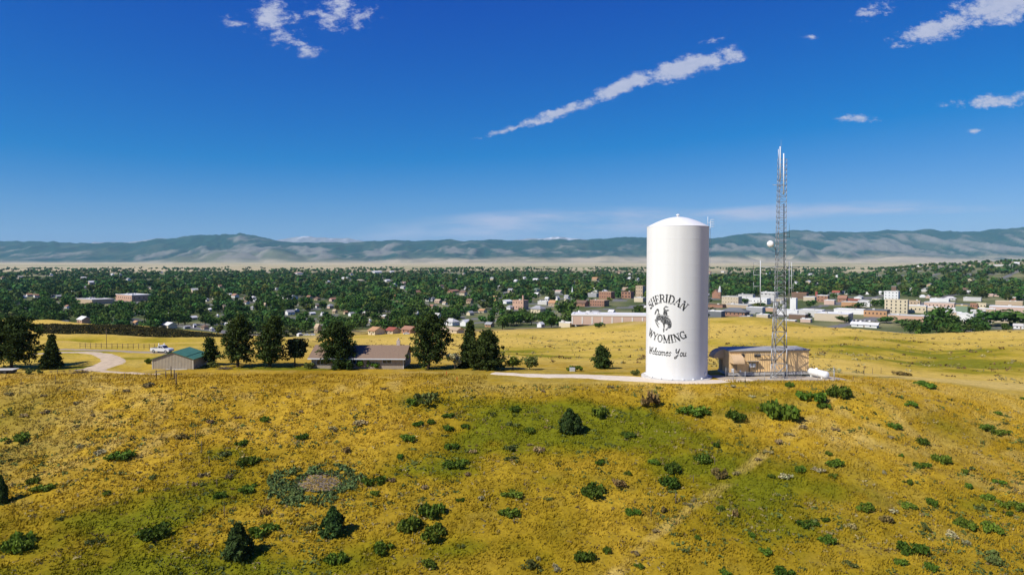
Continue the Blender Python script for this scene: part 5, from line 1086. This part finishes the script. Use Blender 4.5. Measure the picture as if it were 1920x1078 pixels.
B(1037, 574, 18, 11, 'tan', 'orange', 'gable', .8, label='tan gabled building in front of the white steeple')
B(1020, 571, 24, 6, 'pale', 'white', 'flat', .6, label='low white-roofed building behind the large cream house')
B(1091, 574, 27, 11, 'brick', 'brown', 'gable', .7, label='brown-roofed brick hall right of the steeple')
B(1124, 574, 36, 11, 'brick', 'salmon', 'flat', .6, label='two-storey brick block in central town', win=(6, 2, (1.2, 1.6)))
B(1138, 560, 30, 13, 'brick', 'tan', 'flat', .6, label='tan-roofed brick office above the two-storey block', win=(5, 2, (1.4, 1.5)))
B(1113, 557, 22, 7, 'grey', 'pale', 'flat', .6, label='low grey building left of the brick office')
B(1177, 559, 24, 12, 'brick', 'brown', 'flat', .7, label='brick building with pale middle bay left of the tank', win=(3, 2, (2.4, 2.2)))
B(1201, 556, 18, 20, 'tan', 'tan', 'flat', .8, label='tall tan building half hidden by the white tank', win=(3, 3, (1.4, 1.6)))
B(1200, 566, 22, 8, 'cream', 'white', 'flat', .7, label='low cream building beside the white tank edge')
B(1147, 589, 14, 8, 'white', 'white', 'gable', .9, label='white gabled house above the long warehouse')
B(1168, 592, 28, 6, 'pink', 'brown', 'gable', .6, label='pinkish low house above the long warehouse')
tt, W_, D_, Hh = B(1148, 611, 150, 17, 'pink', 'white', 'flat', .35, rot=R(-9), label='very long brick warehouse with white roof left of the tank', name='warehouse', cat='warehouse')
for i in range(9): o = link('pilaster', unit_mesh('wall', paint(COLR['white'])), tt); o.scale = (.9, .3, Hh * .78); o.location = (W_ * (i / 8 - .5) * .98, -D_ / 2 - .1, 0)
o = link('fascia', unit_mesh('wall', paint(COLR['white'])), tt); o.scale = (W_ + .3, .35, .9); o.location = (0, -D_ / 2 - .15, Hh - .8)
B(1063, 615, 30, 9, 'cream', 'white', 'flat', .7, label='low cream building with white roof at the field edge')
B(1090, 613, 24, 7, 'grey', 'white', 'flat', .7, label='low white-roofed building between cream building and blue container')
B(1098, 612, 13, 9, 'blue', 'blue', 'flat', .6, label='bright blue container at the warehouse corner', name='container', cat='container')
B(1014, 614, 14, 10, 'white', 'white', 'gable', .9, label='small white house left of the low cream building', turn=True)
B(1343, 559, 15, 16, 'brick', 'brick', 'gable', 1.0, label='brick church gable just right of the tank', turn=True)
B(1349.5, 560, 6, 23, 'brick', 'pale', 'hip', 1.0, label='slim brick church tower with pale cap right of the tank', name='church_tower', cat='church tower')
B(1372, 570, 36, 14, 'beige', 'pale', 'flat', .6, label='two-storey beige block behind the flat mound', win=(6, 2, (.8, 1.2)))
B(1412, 569, 62, 10, 'white', 'white', 'flat', .4, label='long white building left of the lattice tower', win=(9, 1, (1.2, 1.6)))
B(1400, 558, 30, 6, 'pale', 'grey', 'flat', .5, label='low grey-roofed building above the long white building')
B(1442, 563, 32, 15, 'pale', 'white', 'flat', .6, label='stepped pale modern building behind the lattice tower', win=(4, 2, (2.4, 1.2)))
B(1342, 576, 36, 5, 'brick', 'brown', 'flat', .5, label='low red-brown building by the tank edge')
B(1385, 577, 46, 6, 'tan', 'pale', 'flat', .5, label='low beige-roofed row left of the lattice tower')
B(1378, 592, 52, 15, 'brick', 'slate', 'hip', .6, label='wide brick building with dark hip roof behind the mound', win=(6, 1, (1.2, 1.6)))
B(1342, 594, 34, 11, 'slate', 'white', 'flat', .7, label='dark-walled building with white roof beside the tank')
B(1417, 588, 34, 12, 'grey', 'white', 'flat', .6, label='grey-walled building with white roof left of the tower')
B(1447, 584, 22, 7, 'salmon', 'pale', 'flat', .6, label='small salmon building just behind the tower')
B(1500, 560, 30, 11, 'brown', 'brick', 'flat', .6, label='dark brown block right of the lattice tower')
B(1488, 580, 13, 21, 'white', 'white', 'flat', .9, label='tall white windowless block right of the tower', name='white_silo_block')
B(1497, 598, 34, 9, 'brown', 'pale', 'flat', .7, label='low brown-walled building at the mound edge')
B(1478, 590, 44, 9, 'white', 'white', 'flat', .6, label='wide white flat building behind the tower base')
B(1522, 594, 46, 13, 'pale', 'white', 'flat', .6, label='wide pale warehouse right of the low brown building')
B(1531, 556, 5, 9, 'red', 'red', 'flat', 1.0, label='small red tower above the downtown roofs', name='red_tower', cat='tower')
B(1543, 566, 22, 12, 'brick', 'white', 'flat', .7, label='red brick downtown block below the red tower', win=(3, 2, (1.2, 1.6)))
B(1580, 566, 17, 12, 'brick', 'brick', 'gable', .9, label='dark brick gabled building among downtown roofs')
B(1556, 571, 20, 8, 'pink', 'white', 'flat', .7, label='pink downtown block with white roof')
B(1594, 577, 30, 11, 'orange', 'pale', 'flat', .6, label='orange brick downtown block')
B(1600, 565, 22, 5, 'brick', 'red', 'gable', .6, label='building with long red roof behind the orange block')
B(1624, 571, 28, 7, 'pale', 'white', 'flat', .6, label='white low building right of the orange brick block')
B(1600, 588, 66, 8, 'white', 'white', 'flat', .5, label='long white roofed shop row below the orange block')
B(1672, 562, 26, 16, 'white', 'pale', 'flat', .7, label='white and brown modern tower block behind the cream hotel', win=(4, 3, (1.6, 1.2)))
B(1676, 557, 9, 20, 'brown', 'grey', 'flat', .9, label='brown stair tower rising on the modern tower block', name='stair_tower', cat='tower')
B(1681, 587, 40, 25, 'cream', 'cream', 'flat', .45, label='four-storey cream building with rows of dark windows', win=(5, 4, (1.3, 1.9)))
B(1718, 586, 36, 13, 'cream', 'white', 'flat', .6, label='two-storey cream building right of the four-storey one', win=(5, 1, (1.3, 1.8)))
B(1713, 572, 24, 8, 'tan', 'tan', 'flat', .6, label='tan building behind the two-storey cream building', win=(4, 1, (1.2, 1.5)))
B(1644, 593, 44, 12, 'orange', 'slate', 'flat', .9, label='orange brick building with dark roof and windows', win=(6, 1, (1.3, 1.7)))
B(1563, 601, 66, 14, 'beige', 'white', 'flat', .7, label='wide beige shop building with blank front wall')
B(1700, 601, 62, 10, 'salmon', 'pale', 'flat', .5, label='long low salmon shop row below the cream buildings')
B(1622, 613, 46, 9, 'white', 'white', 'gable', .5, label='white metal shed at the ridge edge')
B(1762, 578, 50, 11, 'pink', 'pale', 'flat', .5, label='long pinkish brick block right of the cream buildings', win=(8, 1, (1.2, 1.6)))
B(1803, 587, 20, 14, 'green', 'yellow', 'flat', .7, label='green-fronted building with yellow parapet')
B(1826, 578, 12, 9, 'brick', 'brick', 'flat', .8, label='small brick shop right of the green-fronted building', win=(3, 1, (1.2, 1.5)))
B(1840, 578, 16, 9, 'cream', 'cream', 'flat', .8, label='small cream shop beside the small brick shop', win=(3, 1, (1.2, 1.5)))
B(1892, 572, 42, 7, 'tan', 'cream', 'flat', .6, label='tan building at the upper right of downtown')
B(1895, 584, 66, 9, 'pink', 'white', 'flat', .5, label='long pink block at the right edge of downtown')
B(1810, 602, 28, 14, 'white', 'white', 'flat', .8, label='plain white block behind the big right-hand trees')
B(1834, 588, 24, 6, 'pale', 'white', 'flat', .7, label='low white building above the big right-hand trees')
B(1762, 565, 32, 5, 'white', 'white', 'flat', .6, label='low white row at the back of downtown')
B(1782, 563, 18, 7, 'pale', 'pale', 'hip', .8, label='pale hipped hall at the back of downtown')
B(1914, 616, 22, 9, 'white', 'pale', 'gable', .7, label='white house at the right frame edge by the trees')
st_ = town_at(1073, 562); sp = tag(empty('church_steeple', st_), 'thin white church steeple in central town', 'steeple'); MB().box((0, 0, 4), (3.2, 3.2, 9)).build('belfry', M_WHITE2, sp); MB().lathe([(1.9, 8.5), (.05, 21)], (0, 0, 0), 8, smooth=False).build('spire', M_WHITE2, sp)
# --- smaller houses read off the photograph
SM = '''30,570,12,7,tan,brown 55,556,10,6,white,orange 20,543,10,5,white,pale 62,546,9,6,tan,tan 112,559,14,6,green,grey 104,563,12,4,red,red 45,559,8,4,white,white 98,557,10,4,blue,pale 137,546,6,3,white,white 157,523,14,4,tan,pale 365,614,6,7,white,white 350,616,13,6,grey,grey 384,617,14,8,tan,brown 397,620,8,7,white,pale 408,595,6,6,white,white 398,583,18,5,pale,white 421,580,7,9,tan,tan 463,561,12,6,tan,brown 475,561,11,6,white,pale 484,565,20,4,white,white 474,580,9,6,white,grey 497,580,7,12,tan,tan 425,610,11,5,white,white 318,589,6,5,white,white 432,554,5,4,white,white 389,565,6,6,white,pale 251,593,7,6,pale,grey
543,590,18,9,white,grey 557,584,9,5,pale,white 585,590,14,5,grey,white 620,578,13,8,pink,grey 544,560,28,7,white,white 580,561,11,7,tan,brick 595,563,12,6,tan,brown 624,565,14,7,pink,brick 628,587,10,7,tan,tan 684,590,9,6,pink,pale 648,589,9,6,tan,orange 720,596,16,6,tan,pale 693,604,7,6,white,white 562,630,11,6,white,white 615,530,8,4,pale,white 648,524,18,4,white,white 675,528,16,4,cream,cream 560,514,16,4,white,pink 705,512,22,4,white,white 734,512,10,4,pale,white
957,580,16,8,white,grey 950,569,22,7,white,white 928,564,12,9,yellow,orange 942,560,8,9,white,blue 803,565,10,8,white,slate 812,565,12,8,grey,slate 822,568,15,7,pink,tan 834,571,10,5,pale,tan 829,557,9,7,white,orange 881,569,14,9,tan,brown 850,548,22,5,brick,brick 827,539,11,5,white,brown 756,541,11,5,white,grey 758,534,8,6,pink,pink 727,566,9,6,grey,pale 741,561,8,8,white,red 875,543,10,6,white,slate 938,540,9,5,white,white 855,528,24,5,white,white 967,528,9,4,white,white 726,528,12,4,white,white 786,590,9,7,white,blue 1026,563,9,6,white,white 1045,563,9,8,white,pale 1063,560,11,7,white,grey 1048,549,15,5,pale,pink 1117,547,12,7,white,pale 1132,549,14,6,white,white 1006,546,13,6,white,green 1030,550,10,6,white,pale 1116,526,13,6,tan,orange 1120,531,8,4,white,white 1005,526,12,4,white,white 983,523,8,4,white,white 1181,523,8,4,white,white 1195,526,8,5,white,white 1084,588,12,6,white,white 1117,589,16,6,grey,grey 1103,588,9,5,white,pale 1173,544,12,5,pink,tan 1050,585,10,6,white,slate
1500,515,6,3,white,white 1440,514,8,3,white,white 1570,520,5,4,white,white 1530,534,7,4,white,white 1568,553,14,8,white,red 1584,552,12,6,pale,grey 1655,552,12,6,white,white 1626,552,7,4,white,white 1610,560,16,6,white,pale 1730,558,10,5,white,white 1740,559,8,6,pink,white 1705,545,8,5,white,white 1762,546,5,4,white,white 1856,556,10,5,pink,pink 1868,556,9,5,pink,brown 1724,512,10,4,white,white 1740,512,14,3,cream,cream 1690,514,18,3,pale,white 1830,508,6,4,white,white 1865,516,30,3,pale,cream 1906,512,8,4,white,white'''
for q in SM.split():
    a_ = q.split(','); B(float(a_[0]), float(a_[1]), float(a_[2]), float(a_[3]), a_[4], a_[5], random.choice(['gable', 'gable', 'hip']) if float(a_[3]) > 3.5 else 'flat', .75, turn=random.random() < .5)
rh = random.Random(11)
for i in range(110):          # more roofs glimpsed between the trees
    px_ = rh.uniform(5, 1915); py_ = 512 + 88 * rh.random() ** 1.3
    if px_ > 1330 and py_ > 548: continue
    if any(l - 6 < px_ < r_ + 6 and t - 3 < py_ < b + 5 for l, r_, t, b, _, _n in HOUSES): continue
    k = 420 / (py_ - 478); w_ = rh.uniform(9, 14) * min(1.1, (py_ - 486) / 80 + .25); B(px_, py_, w_, w_ * .55, rh.choice(['white', 'white', 'white', 'cream', 'tan', 'pale', 'beige']), rh.choice(['white', 'pale', 'grey', 'brown', 'grey', 'brick']), 'gable', .75, turn=rh.random() < .5)
rd_ = random.Random(23)
for i in range(60):           # low commercial blocks filling downtown
    px_ = rd_.uniform(1336, 1918); py_ = rd_.uniform(560, 606)
    if any(l - 3 < px_ < r_ + 3 and t - 1 < py_ < b + 4 for l, r_, t, b, _, _n in HOUSES): continue
    B(px_, py_, rd_.uniform(14, 34), rd_.uniform(4.5, 8.5), rd_.choice(['white', 'cream', 'tan', 'pink', 'beige', 'pale', 'brick']), rd_.choice(['white', 'white', 'pale', 'white', 'grey']), 'flat', rd_.uniform(.5, .9))
COLN = [(110, "above the left-edge pine"), (250, "above the dirt drive"), (400, "above the shed"), (560, "above the tall pines"), (690, "above the round pine"), (780, "above the house chimney"), (950, "above the bushy pine"), (1110, "above the gravel drive"), (1212, "above the lone pine"), (1330, "behind the tank"), (1430, "right of the tank"), (1500, "behind the lattice tower"), (1690, "downtown, past the tower"), (9999, "downtown, right side")]
ROWN = [(525, 'far edge of town'), (545, 'far town'), (565, 'mid town'), (590, 'near town'), (9999, 'town edge')]
auto_labels(hitems)

# --- town trees
def town_tree_mesh(seed, n, leaf, conic=False, tall=1.0):
    r = np.random.default_rng(seed); L_ = 9; a = r.random(L_) * 6.283; rr = .33 * np.sqrt(r.random(L_)); zz = .34 + .44 * r.random(L_)
    if conic: zz = np.linspace(.2, .9, L_); rr = rr * (1 - zz) * .8
    ce = np.stack([rr * np.cos(a), rr * np.sin(a), zz], 1); ra = (.20 + .12 * r.random(L_)) * (1 if not conic else (1.15 - zz)); p, d = blob_points(r, n, ce, ra, .65, .9); p[:, 2] = np.clip(p[:, 2], .1, 1.02)
    return p, d, r
TM = []
for s_ in range(7):
    p, d, r = town_tree_mesh(200 + s_, 330, .1, s_ == 6); V_, F_ = leaf_quads(p, .105, r, nb=d * 1.1); me = np_mesh('crown', V_, F_, M_TOWNL, tints(r, len(p), .7, 1.3)); TM.append(me)
TRK = MB().tube((0, 0, -.05), (0, 0, .5), .035, .02, n=5, caps=False).tube((0, 0, .3), (.16, .05, .55), .018, .01, n=4, caps=False).tube((0, 0, .28), (-.14, -.06, .55), .018, .01, n=4, caps=False).mesh('trunk', M_BARK)
HA = np.array(HOUSES)
rt = np.random.default_rng(42)
def blocked(px_, top, bot, wpx, Y_):
    """would this crown hide most of a building that stands behind it?"""
    m_ = (HA[:, 4] > Y_ - 4) & (HA[:, 0] < px_ + wpx * .42) & (HA[:, 1] > px_ - wpx * .42) & (top < HA[:, 3] - (HA[:, 3] - HA[:, 2]) * .28) & (bot > HA[:, 2]) & (rt.random(len(HA)) < HA[:, 5])
    inside = (np.abs(HA[:, 4] - Y_) < 10) & (HA[:, 0] - 2 < px_) & (HA[:, 1] + 2 > px_)
    return m_.any() or inside.any()
def open_ground(px_, py_):
    """fields, yards and downtown streets without trees, as seen in the photograph"""
    for (cx, cy, rx, ry) in ((255, 529, 34, 3.4), (80, 521, 55, 2.6), (560, 533, 17, 3.6), (728, 531, 15, 5), (690, 536, 10, 3), (715, 511, 40, 2.2), (1610, 511, 28, 4.5), (1650, 519, 9, 5), (1688, 517, 10, 4), (1760, 521, 16, 6), (1900, 524, 50, 7), (1826, 514, 8, 4), (1345, 512, 22, 7), (1040, 598, 36, 6), (960, 584, 14, 4), (760, 607, 14, 4), (940, 617, 60, 3), (300, 526, 40, 2.2)):
        if ((px_ - cx) / rx) ** 2 + ((py_ - cy) / ry) ** 2 < 1: return True
    return False
cand = []
Yk = 545.0
while Yk < 5200:
    sp_ = 7.4 * (1 + max(0, Yk - 900) / 2600); nrow = int(1.62 * Yk / sp_)
    for i in range(nrow):
        Y_ = Yk * (1 + rt.random() * .05); X_ = (-.81 + 1.62 * (i + rt.random()) / nrow) * Yk; cand.append((X_, Y_))
    Yk *= 1.042
cand = np.array(cand); cz_ = H(cand[:, 0], cand[:, 1]); dens = fbm(cand[:, 0] / 130, cand[:, 1] / 130, 3)
trees = []
for (X_, Y_), z_, dn in zip(cand, cz_, dens):
    px_, py_ = proj((X_, Y_, z_))
    if z_ > -34 and Y_ < 700: continue
    hgt = rt.uniform(8.5, 15.5) * (1.0 if Y_ > 800 else .92); wpx = hgt * .82 / Y_ * F; top = py_ - hgt / Y_ * F
    if open_ground(px_, py_): continue
    thr = -.42
    if 1335 < px_ < 1930 and 556 < py_ < 625: thr = .16
    elif 960 < px_ < 1215 and 560 < py_ < 620: thr = -.14
    elif Y_ > 2600: thr = -.10 + (Y_ - 2600) / 8000
    if dn < thr: continue
    if blocked(px_, top, py_, wpx, Y_): continue
    trees.append((X_, Y_, z_, hgt, px_, py_))
print('town trees', len(trees))
KT = [0.75, .95, 1.15]
vis = sorted([t for t in trees if 0 < t[4] < 1920 and t[5] < 628 and not (1215 < t[4] < 1325)], key=lambda t: -t[3] / t[1])[:286]; vset = set(id(t) for t in vis)
def town_tree(X_, Y_, z_, hgt, i, label, wf=1.0, grp='town trees nearest the hill', mesh=None):
    t = tag(empty('town_tree', (X_, Y_, z_), random.random() * 6.28), label, 'tree', grp); o = link('crown', TM[i % 6] if mesh is None else mesh, t); o.scale = (hgt * wf, hgt * wf, hgt); q = link('trunk', TRK, t); q.scale = (hgt,) * 3; return t
tit = []
for i, t in enumerate(vis):
    o = town_tree(t[0], t[1], t[2], t[3], i, None); tit.append((o, t[4], t[5], ('tall' if t[3] > 12.5 else 'mid-sized' if t[3] > 10.5 else 'low') + ' leafy tree'))
auto_labels(tit)
# big trees standing by the right-hand ridge
for i, (px_, py_, top, w_, lb, msh) in enumerate([(1763, 619, 572, 44, 'tall dark tree at the ridge right of downtown', None), (1786, 621, 590, 32, 'lighter green tree beside the tall dark ridge tree', None), (1824, 620, 593, 34, 'dark round tree on the ridge near the silvery one', None), (1791, 611, 590, 14, 'narrow silvery grey tree on the ridge', 's'), (1850, 611, 580, 56, 'wide dark spreading tree, left of the right-edge pair', None), (1893, 611, 578, 58, 'wide dark spreading tree, right of the right-edge pair', None), (1745, 615, 590, 26, 'mid-sized tree just left of the tall dark ridge tree', None),
        (1718, 616, 597, 16, 'thin sparse tree on the ridge below the salmon shops', None), (1662, 606, 592, 30, 'leafy tree right of the white metal shed', None), (1700, 611, 598, 34, 'low leafy tree above the ridge grass', None), (1583, 605, 592, 24, 'dark tree before the wide beige shop building', None), (1640, 575, 560, 20, 'green tree left of the four-storey cream building', None), (1660, 578, 560, 22, 'dense green tree touching the four-storey cream building', None), (1612, 578, 566, 20, 'yellow-green tree beside the orange brick block', None), (1590, 583, 573, 24, 'tree below the orange brick block', None), (1565, 560, 549, 14, 'dark tree beside the dark brick gable', None), (1520, 576, 562, 18, 'leafy tree right of the white windowless block', None), (1395, 569, 558, 16, 'leafy tree before the long white building', None), (1370, 569, 561, 10, 'small tree before the beige block', None), (1425, 575, 567, 26, 'row tree below the long white building', None), (1440, 592, 584, 18, 'low tree at the mound behind the tower', None), (1422, 592, 586, 12, 'small bush tree at the mound top', None), (1515, 595, 586, 12, 'small tree beside the low brown building', None), (1860, 580, 571, 20, 'dark tree between small cream shop and pink block', None), (1822, 585, 575, 16, 'tree right of the green-fronted building', None), (1716, 557, 543, 12, 'tall poplar behind downtown', 'c'), (1128, 604, 588, 30, 'leafy tree left of the long warehouse', None), (1062, 602, 560, 34, 'very tall leafy tree left of the long warehouse', None), (1034, 615, 589, 30, 'dark round tree left of the low cream building', None), (1123, 615, 604, 20, 'bright green bush tree at the warehouse corner', None), (942, 618, 590, 24, 'round tree right of the narrow conifer', None)]):
    g = gp(px_, py_); g2 = town_at(px_, py_); g = g if g.y < 520 else g2; hgt = (py_ - top) / F * g.y; town_tree(g.x, g.y, g.z, hgt, i + 2, lb, (w_ / F * g.y) / (hgt * .82), 'named trees in and before downtown', TM[6] if msh == 'c' else None)
    if msh == 's':
        o = [c for c in bpy.data.objects if c.parent and c.parent.get('label') == lb and c.name.startswith('crown')][0]; me2 = o.data.copy(); me2.materials.clear(); me2.materials.append(M_SILV); o.data = me2
# all the others: one wood
rest = [t for t in trees if id(t) not in vset]; Vs, Fs, Cs, off = [], [], [], 0
var = {}
for s_ in range(8):
    for lod, n_ in ((0, 120), (1, 44)):
        p, d, r = town_tree_mesh(300 + s_, n_, .1, s_ == 7); V_, F_ = leaf_quads(p, .17 if lod == 0 else .27, r, nb=d * 1.2); var[(s_, lod)] = (V_, F_, tints(r, n_, .72, 1.28))
base = np.array([.062, .132, .025])
for i, (X_, Y_, z_, hgt, px_, py_) in enumerate(rest):
    V_, F_, tn = var[(int(rt.integers(0, 8)), 0 if Y_ < 1250 else 1)]; a = rt.random() * 6.283; ca, sa = math.cos(a), math.sin(a); w = hgt * (1.0 + .25 * rt.random()) * (1.15 if Y_ > 1250 else 1)
    Q = np.stack([(V_[:, 0] * ca - V_[:, 1] * sa) * w + X_, (V_[:, 0] * sa + V_[:, 1] * ca) * w + Y_, V_[:, 2] * hgt + z_], 1)
    bc = base * (.55 + .95 * rt.random()) * np.array([.8 + 1.1 * rt.random() ** 2.2, 1, .75 + .7 * rt.random()]); Vs.append(Q); Fs.append(F_ + off); off += len(Q); Cs.append(tn * bc)
tag(link('wood', np_mesh('wood', np.concatenate(Vs), np.concatenate(Fs), M_TOWNF, np.concatenate(Cs))), 'mass of green trees filling the town and valley', kind='stuff')
# --- parked cars
cars = [(1598, 603, 'white'), (1606, 602.5, 'pale'), (1614, 603.5, 'white'), (1622, 602.5, 'grey'), (1631, 603.5, 'white'), (1640, 603, 'slate'), (575, 629, 'white'), (586, 629, 'white'), (762, 627, 'white'), (1410, 592, 'white'), (1445, 593, 'pale'), (1858, 606, 'white')]
CL = ['white car nearest the dark tree by the beige shop', 'pale grey car, second in the lot behind the white shed', 'white car, third in the lot behind the white shed', 'grey car in the middle of the lot behind the white shed', 'white car, second last in the lot behind the white shed', 'dark car at the lot end behind the white shed', 'white car parked left at the field edge behind the round pine', 'white car parked right at the field edge behind the round pine', 'white car by the brick-red roofed house', 'white car beside the grey-walled building', 'pale car below the salmon building', 'white vehicle below the right-edge pair of trees']
for (px_, py_, c), lb in zip(cars, CL):
    g = town_at(px_, py_); t = tag(empty('parked_car', g, GRID + (1.57 if px_ > 1000 else .6)), lb, 'car', 'cars parked in town'); MB().prism([(-2.3, .35), (2.3, .35), (2.3, .85), (1.2, .95), (.6, 1.5), (-1.2, 1.5), (-1.9, .98), (-2.3, .95)], -.9, .9).build('body', paint(COLR[c], .35), t)
    MB().prism([(1.08, .98), (.58, 1.42), (-1.12, 1.42), (-1.7, 1.0)], -.92, .92).build('windows', M_GLASS, t)
    for x_ in (-1.4, 1.4):
        for y_ in (-.85, .85): MB().tube((x_, y_ - .1, .33), (x_, y_ + .1, .33), .33, n=10).build('wheel', M_DARK, t)
